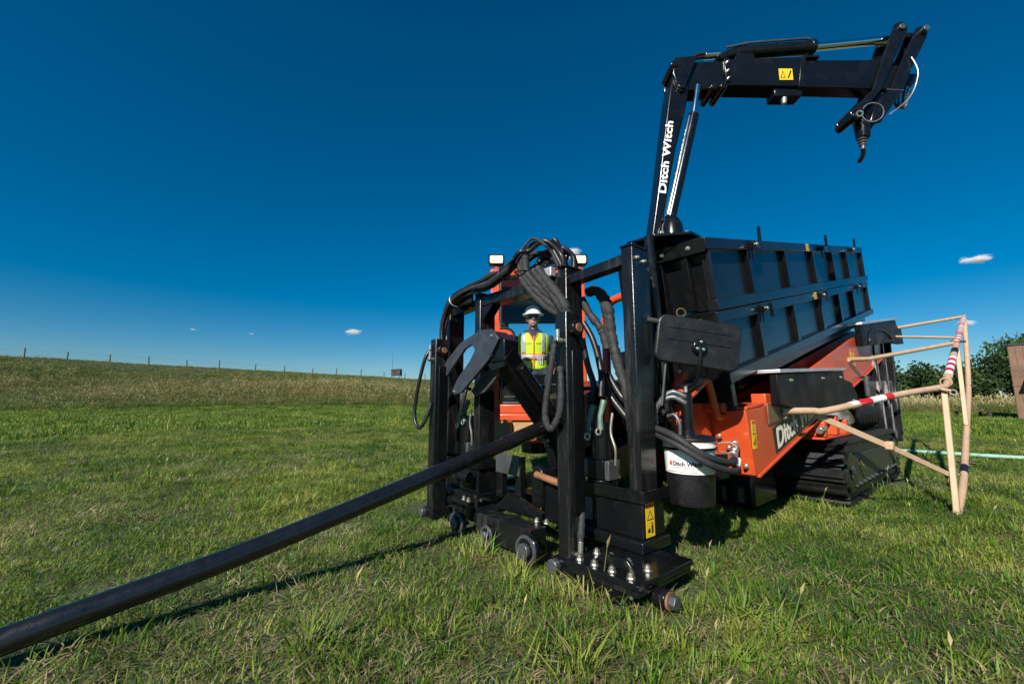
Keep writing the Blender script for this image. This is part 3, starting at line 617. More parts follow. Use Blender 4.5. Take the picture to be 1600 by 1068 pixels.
# cross base between the two anchors
cb = MB().box(0.00, 0.56, -0.045, 0.10, 0.045, 0.205).build('base_beam', 'black_worn', rig, 0.006)
MB().plate([(-0.30, 0.02, 0.10), (0.0, 0.02, 0.10), (0.0, 0.02, 0.20), (-0.22, 0.02, 0.22)], (0, 0.18, 0)).build('base_wing', 'black', cb, 0.005)
for x_, r_ in ((0.17, 0.062), (-0.20, 0.085), (0.565, 0.095)):
    lug = MB(); lug.cyl((x_, -0.085, 0.10), (x_, -0.046, 0.10), r_, n=28); l_ = lug.build('pivot_lug', 'black', cb, 0.008)
    MB().ring((x_, -0.085, 0.10), (0, 1, 0), r_*0.82, 0.012, 28, 6).build('lug_lip', 'greysteel', l_, 0)
    MB().tube([(x_, -0.086, 0.10), (x_, -0.115, 0.10)], r_*0.48, 6 if x_ == 0.17 else 20).build('pivot_pin', 'greysteel', l_, 0.004)
MB().box(-0.62, -0.02, 0.10, 0.30, 0.165, 0.20).build('deck_plate', 'black_worn', cb, 0.005)
for x_, y_ in ((-0.42, 0.13), (-0.34, 0.12), (-0.22, 0.16), (0.45, 0.12), (0.52, 0.14)): bolt(cb, (x_, y_, 0.205 if x_ > 0 else 0.20), (0, 0, 1), 1.0)
MB().plate([(-0.05, 0.16, 0.20), (0.45, 0.16, 0.20), (0.45, 0.16, 0.25), (0.10, 0.16, 0.33)], (0, 0.05, 0)).build('web_plate', 'black', cb, 0.004)
MB().tube(spline([(-0.62, 0.20, 0.36), (-0.55, 0.18, 0.37), (-0.45, 0.2, 0.36)]), 0.045, 12).build('cross_tube', 'black', cb, 0)
MB().box(-0.60, 0.60, 0.60, 0.75, 0.10, 0.22).build('rear_cross_beam', 'satin', cb, 0.006)
for s in (-1, 1): MB().beam((s*0.75, 0.45, 0.16), (s*0.45, 1.6, 0.30), 0.10, 0.12).build('push_arm', 'satin', cb, 0.006)
# centre guide bracket behind the pipe
gb = MB().box(-0.34, -0.26, 0.40, 0.46, 0.20, 0.55).build('guide_post', 'black', rig, 0.006)
MB().box(-0.10, -0.03, 0.40, 0.46, 0.20, 0.55).build('guide_bar', 'black', gb, 0.006)
MB().box(-0.335, -0.035, 0.39, 0.398, 0.40, 0.56).build('guide_face', 'greysteel', gb, 0.012)
MB().plate([(0.08, 0.42, 0.20), (0.20, 0.42, 0.20), (0.20, 0.42, 0.46), (0.16, 0.42, 0.50), (0.11, 0.42, 0.49), (0.07, 0.42, 0.42)], (0, 0.05, 0)).build('guide_ear', 'black', gb, 0.008)
MB().cyl((0.15, 0.40, 0.44), (0.43, 0.40, 0.405), 0.026).build('copper_pin', 'rust', gb, 0.003)
MB().cyl((0.43, 0.40, 0.405), (0.47, 0.40, 0.40), 0.034).build('pin_head', 'greysteel', gb, 0.003)
MB().box(0.18, 0.48, 0.45, 0.62, 0.10, 0.42).build('gear_case', 'satin', gb, 0.02)

# --- grabber claw on its arm above the pipe
clw = MB().plate([(-0.78, 0.10, 1.21), (-0.68, 0.10, 1.36), (-0.47, 0.10, 1.49), (-0.19, 0.10, 1.565), (-0.03, 0.10, 1.555), (0.06, 0.10, 1.47), (-0.06, 0.10, 1.32), (-0.27, 0.10, 1.18), (-0.45, 0.10, 1.06), (-0.56, 0.10, 1.045), (-0.585, 0.10, 1.09), (-0.50, 0.10, 1.19), (-0.33, 0.10, 1.32), (-0.25, 0.10, 1.41), (-0.30, 0.10, 1.46), (-0.40, 0.10, 1.43), (-0.52, 0.10, 1.34), (-0.66, 0.10, 1.23), (-0.73, 0.10, 1.185)], (0, 0.025, 0)).build('grabber_claw', 'claw', rig, 0.005)
MB().plate([(-0.50, 0.24, 1.08), (-0.36, 0.24, 1.20), (-0.12, 0.24, 1.31), (-0.06, 0.24, 1.26), (-0.16, 0.24, 1.17), (-0.30, 0.24, 1.07), (-0.44, 0.24, 1.03)], (0, 0.025, 0)).build('claw_plate', 'greysteel', clw, 0.005)
MB().plate([(-0.06, 0.126, 1.55), (0.10, 0.126, 1.46), (0.10, 0.126, 1.25), (-0.06, 0.126, 1.22), (-0.16, 0.126, 1.32)], (0, 0.15, 0)).build('claw_housing', 'satin', clw, 0.01)
MB().beam((0.03, 0.16, 1.36), (-0.03, 0.74, 0.78), 0.16, 0.15).build('claw_arm', 'satin', clw, 0.008)
MB().cyl((0.13, 0.26, 1.26), (0.12, 0.62, 0.90), 0.045).build('claw_cylinder', 'black', clw, 0.003)
for p in ((-0.745, 0.099, 1.21), (-0.545, 0.099, 1.075), (-0.02, 0.099, 1.50)): bolt(clw, p, (0, -1, 0), 0.6)
# --- vice and breakout block at the front of the inclined drill frame
IA = R(12.8)
def inc(y0, z0): return lambda p: (p[0], y0+p[1]*math.cos(IA)-p[2]*math.sin(IA), z0+p[1]*math.sin(IA)+p[2]*math.cos(IA))
vx = inc(0.80, 0.82)
v_ = MB(vx); v_.box(-0.22, 0.20, 0.0, 0.34, 0.075, 0.20); v_.box(-0.22, -0.075, 0.0, 0.34, -0.25, 0.075); v_.box(0.075, 0.20, 0.0, 0.34, -0.25, 0.075); v_.box(-0.075, 0.075, 0.0, 0.34, -0.25, -0.075)
vice = v_.build('pipe_vice', 'black_worn', rig, 0.012)
MB(vx).box(-0.25, 0.24, 0.40, 0.72, -0.25, 0.22).build('breakout_block', 'satin', vice, 0.012)
for x_ in (-0.15, 0.14): bolt(vice, vx((x_, 0.0, 0.14)), (0, -1, -0.1), 0.8); bolt(vice, vx((x_, 0.0, -0.18)), (0, -1, -0.1), 0.8)
df = MB(vx); df.box(-0.42, -0.26, 0.2, 6.0, -0.52, -0.26); df.box(0.26, 0.42, 0.2, 6.0, -0.52, -0.26)
dfr = df.build('drill_frame', 'black', rig, 0.008)
for k in range(7): MB(vx).box(-0.26, 0.26, 0.4+k*0.85, 0.5+k*0.85, -0.50, -0.30).build('frame_rung', 'satin', dfr, 0.004)
car = MB(vx).box(-0.35, 0.35, 3.6, 4.5, -0.24, 0.35).build('rotary_carriage', 'satin', rig, 0.02)
MB(vx).cyl((0, 3.2, 0), (0, 3.62, 0), 0.10).build('spindle', 'greysteel', car, 0.004)
MB().box(-0.75, 0.55, 2.4, 6.4, 0.42, 0.62).build('chassis', 'satin', rig, 0.02)
MB().box(-1.35, -0.45, 3.6, 6.6, 0.63, 1.75).build('engine_hood', 'satin', rig, 0.05)
MB().box(0.45, 1.04, 2.3, 6.6, 0.64, 1.02).build('power_pack', 'satin', rig, 0.03)
MB(inc(1.195, 1.11)).box(0.46, 1.04, 0.9, 5.3, -0.42, -0.095).build('rack_body', 'satin', rig, 0.02)

# --- orange inclined side frame on the right
ix = inc(1.39, 0.475)
of = MB(); of.plate([(1.35, 1.29, 0.93), (1.35, 1.395, 0.475), (1.35, 6.75, 1.695), (1.35, 6.35, 2.07), (1.35, 4.6, 1.74), (1.35, 2.0, 1.075), (1.35, 1.62, 0.955)], (-0.022, 0, 0))
orf = of.build('side_frame', 'orange', rig, 0.006)
MB().plate([(1.35, 1.275, 0.93), (1.35, 1.380, 0.475), (1.06, 1.380, 0.475), (1.06, 1.275, 0.93)], (0, 0.02, 0.004)).build('front_plate', 'orange', orf, 0.006)
MB().plate([(1.06, 1.30, 0.932), (1.352, 1.30, 0.932), (1.352, 1.64, 0.962), (1.06, 1.64, 0.962)], (0, 0, 0.022)).build('top_flange', 'orange', orf, 0.006)
MB().plate([(1.06, 1.295, 0.93), (1.06, 1.40, 0.475), (1.06, 6.75, 1.695), (1.06, 6.35, 2.07), (1.06, 2.0, 1.075)], (0.02, 0, 0)).build('inner_plate', 'orange', orf, 0.006)
MB().box(1.25, 1.356, 1.66, 1.86, 0.95, 1.05).build('frame_block', 'orange', orf, 0.008)
MB(inc(1.395, 0.470)).box(1.06, 1.365, 0.02, 5.4, -0.015, 0.004).build('bottom_flange', 'orange', orf, 0.003)
for p in ((1.15, 1.30, 0.74), (1.20, 1.33, 0.66), (1.22, 1.345, 0.56), (1.30, 1.35, 0.54)): bolt(orf, p, (0, -1, -0.23), 0.9)
sticker(orf, (1.3505, 1.36, 0.66), (0, 1, 0), (0, -0.1, 1), 0.075, 0.20)
sticker(orf, (1.3505, 4.50, 1.42), (0, 1, 0), (0, 0, 1), 0.22, 0.19)
sticker(orf, (1.3505, 5.95, 1.60), (0, 1, 0.2), (0, 0, 1), 0.20, 0.17)
sticker(orf, (1.3505, 6.30, 1.82), (0, 1, 0.2), (0, 0, 1), 0.14, 0.12, wide=True)
dc = MB(inc(1.80, 0.605)).box(1.3505, 1.3525, 0.0, 1.30, -0.012, 0.185).build('name_strip', 'ink', orf, 0)
tm = text_mesh('Ditch Witch', 0.215, 0.0065, 0.0, 1.0)
xs = [v.co.x for v in tm.vertices]; ws = max(xs)-min(xs)
for v in tm.vertices: v.co.x = (v.co.x-min(xs))*(1.18/ws); v.co.y += v.co.x*0.0
tm.materials.append(MT['cream'])
for v in tm.vertices: v.co = Vector((1.3535+v.co.z, 1.84+math.cos(IA)*v.co.x, 0.632+math.sin(IA)*v.co.x+v.co.y))
q = inst('lettering', tm, dc, Matrix.Identity(4))
# orange weldments and levers between bucket and frame
hb = MB().tube(spline([(1.20, 0.67, 1.05), (1.20, 0.76, 1.015), (1.20, 1.03, 1.13), (1.20, 1.10, 1.06), (1.20, 1.18, 0.89), (1.20, 1.32, 0.90)], 5), 0.026, 10).build('bent_lever', 'orange', rig, 0)
MB().beam((1.20, 0.72, 1.07), (1.20, 0.93, 1.145), 0.06, 0.05).build('lever_pad', 'rubber', hb, 0.012)
wd_ = MB().box(0.92, 1.10, 0.95, 1.30, 0.62, 0.98).build('valve_housing', 'orange', rig, 0.012)
MB().cyl((1.03, 0.95, 1.06), (1.08, 0.98, 1.20), 0.05, 0.035).build('orange_cap', 'orange', wd_, 0.01)
MB().box(1.09, 1.22, 1.30, 1.33, 0.96, 1.10).build('lug_plate', 'orange', wd_, 0.006)
MB().cyl((1.10, 1.22, 0.95), (1.24, 1.22, 0.95), 0.035).build('pivot_tube', 'orange', wd_, 0.005)
MB().cyl((1.15, 1.22, 0.96), (1.15, 1.22, 1.01), 0.012).build('grease_nipple', 'zinc', wd_, 0)
MB().plate([(1.01, 1.10, 0.40), (1.05, 1.10, 0.62), (1.20, 1.28, 0.62), (1.20, 1.28, 0.45)], (0, 0.03, 0)).build('black_bracket', 'satin', wd_, 0.008)
ot = MB().tube(spline([(0.24, 1.2, 0.75), (0.24, 1.2, 1.37), (0.24, 1.2, 1.66), (0.27, 1.2, 1.84), (0.38, 1.2, 1.90), (0.55, 1.2, 1.88), (0.62, 1.2, 1.7), (0.62, 1.2, 0.75)], 6), 0.036, 12).build('guard_hoop', 'orange', rig, 0)

# --- black side panels (fenders) with bright top edge
fd = MB().plate([(1.43, 1.72, 0.965), (1.43, 1.72, 1.20), (1.43, 3.70, 1.31), (1.43, 3.72, 1.22), (1.43, 4.02, 1.20), (1.43, 4.22, 1.08), (1.43, 4.26, 0.90), (1.43, 2.6, 0.90)], (-0.06, 0, 0)).build('side_panel', 'matte', rig, 0.008)
MB().plate([(1.00, 1.70, 1.205), (1.455, 1.70, 1.205), (1.455, 3.72, 1.315), (1.00, 3.72, 1.315)], (0, 0, 0.028)).build('panel_deck', 'alu', fd, 0.004)
for y_ in (2.0, 2.9, 3.55): bolt(fd, (1.43, y_, 1.16+0.05*(y_-2)), (1, 0, 0), 0.7)
bolt(fd, (1.43, 4.0, 1.0), (1, 0, 0), 0.8)
rf = MB().plate([(1.43, 4.85, 1.67), (1.43, 4.80, 1.93), (1.43, 7.5, 2.33), (1.43, 7.6, 2.24), (1.43, 8.0, 2.24), (1.43, 8.1, 1.98), (1.43, 7.8, 1.95), (1.43, 6.9, 1.90)], (-0.07, 0, 0)).build('rear_panel', 'matte', rig, 0.008)
MB().plate([(1.0, 4.78, 1.935), (1.455, 4.78, 1.935), (1.455, 7.5, 2.335), (1.0, 7.5, 2.335)], (0, 0, 0.03)).build('panel_deck', 'alu', rf, 0.004)
MB().tube(spline([(1.435, 5.2, 1.72), (1.435, 5.2, 1.80), (1.435, 5.4, 1.93), (1.435, 6.2, 2.02), (1.435, 6.7, 1.98), (1.435, 6.7, 1.91), (1.435, 6.2, 1.86)]), 0.02, 8).build('panel_rim', 'rubber', rf, 0)
# rear uprights, tanks, looms
for k, (a, b) in enumerate((((1.32, 5.95, 1.80), (1.40, 5.55, 0.50)), ((1.32, 6.6, 1.95), (1.40, 6.1, 0.46)), ((1.32, 7.3, 2.05), (1.40, 6.7, 0.40)))):
    u = MB().beam(a, b, 0.07, 0.09, (1, 0, 0)).build('rear_upright', 'satin', rig, 0.006)
    MB().beam((a[0]+0.05, a[1], a[2]-0.3), (b[0]+0.05, b[1], b[2]+0.1), 0.02, 0.02, (1, 0, 0)).build('rod', 'greysteel' if k < 2 else 'satin', u, 0.002)
ra = MB().plate([(1.38, 5.2, 1.02), (1.38, 6.9, 1.02), (1.38, 6.9, 1.32), (1.38, 5.2, 1.26)], (-0.5, 0, 0)).build('rear_tank', 'satin', rig, 0.02)
MB().cyl((1.40, 4.95, 1.05), (1.40, 4.95, 1.30), 0.03, 0.03).build('filler_pipe', 'greysteel', ra, 0.004)
MB().box(1.05, 1.38, 6.6, 6.95, 0.38, 0.60).build('rear_foot', 'olive', ra, 0.02)
lm = None
for k in range(7):
    y_ = 4.15+k*0.17; t = MB().tube(spline([(1.30, y_, 0.98), (1.38, y_+0.06, 0.88), (1.40, y_+0.16, 0.76), (1.30, y_+0.3, 0.66)]), 0.032, 9)
    o_ = t.build('hydraulic_hose', 'hose', rig, 0)
for k, (x_, y_, z_, w_) in enumerate(((1.40, 2.95, 0.66, 0.09), (1.40, 3.35, 0.66, 0.12), (1.40, 3.75, 0.655, 0.08))):
    MB().box(x_-0.15, x_, y_, y_+w_, z_, z_+0.14+0.05*(k == 1)).build('valve_block', 'orange', rig, 0.008)
MB().box(1.05, 1.40, 2.9, 4.0, 0.635, 0.655).build('valve_shelf', 'orange', rig, 0.003)
MB().cyl((1.38, 2.85, 0.72), (1.38, 3.0, 0.74), 0.03).build('valve_fitting', 'zinc', rig, 0.003)

# --- tracks
def track(s, pads=True):
    x0, x1 = (0.90, 1.50) if s > 0 else (-1.50, -0.90)
    r = 0.285; ya, yb, zc = 3.28, 5.62, 0.315
    def loop(rr, n=14):
        P = []
        for i in range(n+1): t = math.pi*i/n; P.append((ya-rr*math.sin(t), zc-rr*math.cos(t)))
        for i in range(n+1): t = math.pi*i/n; P.append((yb+rr*math.sin(t), zc+rr*math.cos(t)))
        return P
    t_ = MB(); P = loop(r-0.04); t_.plate([(x0+0.03, y, z) for y, z in P], (x1-x0-0.06, 0, 0)); body = t_.build('crawler_track', 'rubber', rig, 0)
    fx = x1 if s > 0 else x0
    def sx(a): return fx-s*a
    MB().plate([(sx(0.028), ya+0.02, 0.16), (sx(0.028), yb-0.1, 0.16), (sx(0.028), yb-0.18, 0.44), (sx(0.028), ya+0.10, 0.47)], (s*0.020, 0, 0)).build('side_plate', 'olive', body, 0.005)
    for k in range(12): bolt(body, (sx(0.006), ya+0.10+k*0.19, 0.185), (s, 0, 0), 0.95, BOLTD)
    for yc_ in (ya, yb):
        w_ = MB().cyl((sx(0.03), yc_, zc), (sx(-0.006), yc_, zc), 0.19, n=28).build('idler_wheel', 'black_worn', body, 0.01)
        MB().cyl((sx(-0.006), yc_, zc), (sx(-0.02), yc_, zc), 0.07, n=20).build('wheel_hub', 'greysteel', w_, 0.006)
    for yc_ in (ya+0.32, yb-0.35):
        MB().tube([(sx(0.006), yc_, 0.40), (sx(-0.01), yc_+0.05, 0.34), (sx(-0.01), yc_+0.11, 0.27)], 0.026, 10).build('grab_loop', 'chrome', body, 0)
    # shoes with grouser bars around the loop
    per = 2*(yb-ya)+2*math.pi*r; n = 44
    pm_ = MB(); pm_.box(x0, x1, -0.055, 0.055, -0.022, 0.0); pm_.box(x0, x1, -0.012, 0.012, 0.0, 0.030); pm_ = pm_.mesh('track_shoe'); pm_.materials.append(MT['rubber'])
    for k in range(n):
        d = per*k/n; L1 = yb-ya; A = math.pi*r
        if d < L1: y, z, a = ya+d, zc-r, math.pi
        elif d < L1+A: t = (d-L1)/r; y, z, a = yb+r*math.sin(t), zc-r*math.cos(t), math.pi-t
        elif d < 2*L1+A: y, z, a = yb-(d-L1-A), zc+r, 0.0
        else: t = (d-2*L1-A)/r; y, z, a = ya-r*math.sin(t), zc+r*math.cos(t), -t
        # outward normal
        nrm = Vector((0, y-min(max(y, ya), yb), z-zc)).normalized() if not (ya <= y <= yb) else Vector((0, 0, 1 if z > zc else -1))
        ang = math.atan2(-nrm.y, nrm.z)
        inst('track_shoe', pm_, body, Matrix.Translation((0, y, z)) @ Matrix.Rotation(ang, 4, 'X'))
    return body
track(1); track(-1)
MB().box(-0.9, 0.9, 3.6, 5.4, 0.22, 0.42).build('undercarriage', 'satin', rig, 0.02)
ck = MB().box(0.55, 1.02, 2.2, 2.75, 0.05, 0.40).build('front_stabiliser', 'satin', rig, 0.03)
for k in range(3): MB().cyl((0.62+k*0.14, 2.18, 0.10), (0.62+k*0.14, 2.18, 0.24), 0.05).build('roller', 'black_worn', ck, 0.01)

# --- crane (folding knuckle boom) standing at the front of the pipe rack
CX, CY = 1.25, 3.32
def cz(p): return W2M((CX+p[0], CY+p[1], p[2]))       # boom plane runs along world x
def crane_plate(pts, y0, y1): return MB(cz).plate([(x, y0, z) for x, z in pts], (0, y1-y0, 0))
crn = crane_plate([(-0.155, 2.05), (-0.149, 2.218), (-0.066, 2.692), (0.023, 3.268), (0.064, 3.523), (0.112, 3.74), (0.16, 3.80), (0.25, 3.66), (0.20, 3.40), (0.10, 3.05), (-0.02, 2.50), (-0.06, 2.05)], -0.09, 0.09).build('crane', 'satin', rig, 0.012)
crn['label'] = 'black knuckle boom crane with raised mast and level boom'
MB(cz).tube([(0.01, -0.12, 2.43), (0.249, -0.12, 3.332)], 0.044, 18).build('lift_cylinder', 'black', crn, 0.006)
MB(cz).tube([(0.249, -0.12, 3.332), (0.30, -0.12, 3.60)], 0.022, 14).build('lift_rod', 'chrome', crn, 0.002)
MB(cz).tube([(-0.02, -0.155, 2.45), (0.20, -0.155, 3.30)], 0.010, 8).build('hydraulic_line', 'chrome', crn, 0)
MB(cz).tube([(0.013, -0.14, 2.19), (0.013, -0.14, 2.36), (0.013, -0.14, 2.41), (0.013, -0.14, 2.445)], [0.088, 0.080, 0.058, 0.030], 22).build('base_dome', 'black', crn, 0.004)
for dx in (-0.085, 0.11): MB(cz).cyl((dx, -0.15, 2.29), (dx, -0.19, 2.29), 0.016, n=10).build('pin', 'zinc', crn, 0.002)
crane_plate([(0.125, 3.865), (0.32, 3.885), (0.185, 3.57), (0.155, 3.55), (0.10, 3.72)], -0.115, -0.092).build('knuckle_plate', 'black', crn, 0.006)
crane_plate([(0.125, 3.865), (0.32, 3.885), (0.185, 3.57), (0.155, 3.55), (0.10, 3.72)], 0.092, 0.115).build('knuckle_plate', 'black', crn, 0.006)
crane_plate([(0.14, 3.85), (0.575, 3.872), (0.54, 3.632), (0.38, 3.60), (0.22, 3.59), (0.15, 3.70)], -0.075, 0.075).build('knuckle_block', 'satin', crn, 0.010)
for x_, z_ in ((0.115, 3.80), (0.17, 3.60), (0.44, 3.595), (0.52, 3.60)): MB(cz).cyl((x_, -0.125, z_), (x_, 0.10, z_), 0.030, n=18).build('knuckle_pin', 'black', crn, 0.005)
MB(cz).box(0.555, 0.60, -0.092, 0.08, 3.66, 3.885).build('boom_flange', 'black', crn, 0.006)
for z_ in (3.69, 3.76, 3.84): bolt(crn, cz((0.578, -0.092, z_)), Vector(cz((0, -1, 0)))-Vector(cz((0, 0, 0))), 0.6)
crane_plate([(0.577, 3.880), (1.24, 3.905), (1.20, 3.626), (0.545, 3.640)], -0.080, 0.080).build('boom', 'satin', crn, 0.010)
crane_plate([(1.10, 3.887), (2.03, 3.892), (1.96, 3.612), (1.10, 3.640)], -0.062, 0.062).build('boom_extension', 'satin', crn, 0.008)
crane_plate([(1.225, 3.895), (1.375, 3.895), (1.375, 3.914), (1.225, 3.914)], -0.086, 0.086).build('boom_collar', 'black', crn, 0.004)
crane_plate([(1.17, 3.62), (1.225, 3.62), (1.255, 3.897), (1.215, 3.897)], -0.086, -0.0805).build('collar_strap', 'black', crn, 0.003)
crane_plate([(0.975, 3.622), (1.215, 3.616), (1.213, 3.553), (0.975, 3.553)], -0.06, 0.06).build('boom_lug', 'black', crn, 0.008)
MB(cz).cyl((1.071, -0.03, 3.553), (1.071, -0.03, 3.50), 0.026, 0.018, 12).build('lug_fitting', 'zinc', crn, 0.004)
MB(cz).tube([(0.53, 0, 3.945), (0.66, 0, 3.99), (0.75, 0, 4.01), (1.36, 0, 4.060)], [0.030, 0.046, 0.056, 0.056], 18).build('fold_cylinder', 'black', crn, 0.005)
MB(cz).tube([(0.60, -0.045, 4.02), (0.80, -0.05, 4.062), (1.30, -0.05, 4.105), (1.36, -0.03, 4.11)], 0.010, 8).build('hydraulic_line', 'greysteel', crn, 0)
MB(cz).cyl((1.352, 0, 4.060), (1.395, 0, 4.063), 0.064, n=18).build('cylinder_collar', 'black', crn, 0.006)
MB(cz).cyl((1.39, 0, 4.063), (2.07, 0, 4.140), 0.034, n=16).build('fold_rod', 'chrome', crn, 0)
crane_plate([(0.66, 3.88), (0.86, 3.885), (0.84, 3.97), (0.70, 3.98)], -0.045, 0.045).build('cylinder_mount', 'black', crn, 0.006)
MB(cz).cyl((0.415, -0.03, 3.955), (0.545, -0.03, 3.968), 0.034, n=12).build('hose_union', 'chrome', crn, 0.004)
for dy in (-0.05, -0.01): MB(cz).tube(spline([(0.43, dy, 3.96), (0.35, dy, 3.945), (0.25, dy, 3.888), (0.16, dy, 3.85)]), 0.014, 8).build('hydraulic_hose', 'hose', crn, 0)
P1 = [(2.028, 4.16), (2.055, 4.215), (2.10, 4.238), (2.145, 4.222), (2.160, 4.175), (2.140, 4.100), (1.995, 3.85), (1.858, 3.588), (1.71, 3.416), (1.655, 3.332), (1.615, 3.305), (1.582, 3.325), (1.576, 3.385), (1.786, 3.588), (1.91, 3.893)]
P2 = [(2.245, 4.165), (2.262, 4.200), (2.30, 4.218), (2.34, 4.205), (2.358, 4.165), (2.335, 4.10), (2.205, 3.871), (2.073, 3.609), (1.898, 3.374), (1.850, 3.310), (1.80, 3.295), (1.756, 3.321), (1.81, 3.459), (1.968, 3.631), (2.099, 3.893)]
for y0, y1 in ((-0.088, -0.064), (0.064, 0.088)): crane_plate(P1, y0, y1).build('tip_link', 'black', crn, 0.008)
for y0, y1 in ((-0.062, -0.040), (0.040, 0.062)): crane_plate([(x, z) for x, z in P2], y0, y1).build('tip_link', 'black', crn, 0.008)
crane_plate([(2.095, 4.195), (2.30, 4.180), (2.30, 4.135), (2.095, 4.145)], -0.030, 0.030).build('link_bar', 'satin', crn, 0.010)
crane_plate([(1.99, 3.865), (2.17, 3.865), (2.04, 3.60), (1.88, 3.39), (1.80, 3.34), (1.72, 3.40), (1.88, 3.60)], -0.038, 0.038).build('tip_block', 'satin', crn, 0.010)
crane_plate([(1.93, 3.608), (2.075, 3.600), (2.075, 3.607), (1.93, 3.616)], -0.0635, -0.038).build('weld_strip', 'greysteel', crn, 0)
for x_, z_ in ((2.10, 4.175), (2.305, 4.16)): MB(cz).cyl((x_, -0.105, z_), (x_, 0.10, z_), 0.026, n=16).build('tip_pin', 'greysteel', crn, 0.004)
MB(cz).cyl((1.615, -0.105, 3.345), (1.615, 0.10, 3.345), 0.034, n=16).build('tip_pin', 'black', crn, 0.004)
MB(cz).ring((1.63, -0.112, 3.35), (0.2, 1, 0.2), 0.022, 0.007, 16, 6).build('clip', 'zinc', crn, 0)
crane_plate([(2.17, 3.872), (2.345, 3.862), (2.30, 3.765), (2.13, 3.775)], 0.063, 0.085).build('hose_plate', 'black', crn, 0.004)
hk = MB(cz); hk.tube([(1.735, 0, 3.36), (1.735, 0, 3.20)], [0.060, 0.050], 16); hook = hk.build('hook_block', 'black', crn, 0.006)
for k, zz in enumerate((3.19, 3.165, 3.14)): MB(cz).ring((1.722, 0, zz), (0.2, 0.1, 1), 0.026-0.003*k, 0.009, 16, 6).build('hook_chain', 'greysteel', hook, 0)
MB(cz).tube([(1.728, 0, 3.20), (1.722, 0, 3.10)], [0.024, 0.018], 12).build('hook_swivel', 'greysteel', hook, 0.003)
MB(cz).tube(spline([(1.722, 0, 3.11), (1.736, 0.02, 3.07), (1.728, 0.04, 3.03), (1.712, 0.035, 3.015), (1.704, 0.0, 3.03), (1.702, -0.02, 3.055)], 5), [0.017]*20+[0.012]*6, 10).build('hook', 'black', hook, 0)
MB(cz).ring((1.755, -0.095, 3.375), (0.2, 1, 0.1), 0.080, 0.004, 28, 6).build('wire_ring', 'zinc', crn, 0)
MB(cz).tube(spline([(2.165, -0.075, 3.90), (2.185, -0.09, 3.74), (2.09, -0.09, 3.52), (1.90, -0.085, 3.36)]), 0.005, 6).build('safety_cable', 'zinc', crn, 0)
for k in range(4): MB(cz).tube(spline([(2.20+k*0.035, 0.09, 3.83-0.01*k), (2.17+k*0.035, 0.10, 3.72), (2.14+k*0.04, 0.10, 3.64), (2.16+k*0.02, 0.10, 3.55)]), [0.007, 0.014]*9+[0.006], 7).build('quick_coupler', 'greysteel' if k % 2 else 'rubber', crn, 0)
sticker(crn, W2M((CX+1.015, CY-0.0805, 3.683)), Vector(W2M((1, 0, 0)))-Vector(W2M((0, 0, 0))), (0, 0, 1), 0.115, 0.105, wide=True)
tm2 = text_mesh('Ditch Witch', 0.085, 0.0025, 0.0, 1.05); tm2.materials.append(MT['letter'])
xs = [v.co.x for v in tm2.vertices]; w2 = max(xs)-min(xs)
for v in tm2.vertices: v.co.x = (v.co.x-min(xs))*(0.64/w2)
U = Vector(W2M((0.093, 0, 0.626)))-Vector(W2M((0, 0, 0))); Fm = frame(W2M((CX-0.005, CY-0.0925, 2.66)), U, Vector(W2M((-1, 0, 0.15)))-Vector(W2M((0, 0, 0)))); inst('lettering', tm2, crn, Fm)

# --- hydraulic hoses over the front frame
def hose(pts, r, mat='hose', parent=None, k=6):
    P = spline(pts, 9 if mat == 'sleeve' else k); rr = [r*random.uniform(0.84, 1.16) for _ in P] if mat == 'sleeve' else r
    return MB().tube(P, rr, 12).build('hydraulic_hose', mat, parent or rig, 0)
for k in range(6):
    j = lambda a: random.uniform(-a, a); dz = 0.022*(k % 3)-0.02; dy = -0.03*(k//3)-0.02
    hose([(-0.95+j(.02), 0.25+dy, 1.55), (-0.93+j(.02), 0.25+dy, 1.75+dz), (-0.80, 0.25+dy, 1.93+dz), (-0.52, 0.26+dy, 2.00+dz+j(.02)), (-0.25, 0.26+dy, 1.995+dz*2+j(.03)), (-0.04, 0.26+dy, 2.03+dz), (0.14, 0.26+dy, 2.08+dz+j(.02))], 0.018, 'hose' if k % 2 else 'sleeve')
MB().ring((-0.78, 0.235, 1.935), (1, 0, 0.3), 0.058, 0.006, 18, 6).build('cable_tie', 'alu', rig, 0)
MB().ring((-0.04, 0.235, 2.03), (1, 0, 0.2), 0.055, 0.006, 18, 6).build('cable_tie', 'rubber', rig, 0)
for k in range(7):
    j = lambda a: random.uniform(-a, a); y_ = 0.26+0.035*(k-3)
    hose([(0.10+j(.03), y_, 2.04+j(.03)), (0.20+j(.04), y_+j(.05), 2.11+j(.05)), (0.30+j(.04), y_+0.04+j(.05), 2.17+j(.05)), (0.43+j(.05), y_+0.06+j(.05), 2.16+j(.05)), (0.53+j(.05), y_+0.08+j(.05), 2.08+j(.06)), (0.56+j(.04), y_+0.1, 1.95)], random.choice((0.011, 0.015, 0.019)), 'hose' if k % 3 else 'sleeve')
for k in range(4):
    hose([(0.34+0.05*k, 0.48, 1.94), (0.50-0.06*k, 0.42, 2.12+0.02*k), (0.32-0.04*k, 0.36, 2.15-0.03*k), (0.24+0.05*k, 0.33, 2.03), (0.42-0.03*k, 0.34, 1.97+0.03*k), (0.50, 0.38, 2.06)], 0.011+0.002*(k % 2))
for k in range(3):
    o_ = 0.035*k; hose([(0.20+o_, 0.22-o_*0.4, 2.10), (0.205+o_, 0.20, 1.97), (0.30+o_, 0.20, 1.83+o_*0.4), (0.46+o_, 0.20, 1.68+o_*0.6), (0.62, 0.21, 1.57+o_), (0.68, 0.24, 1.50)], 0.029, 'sleeve')
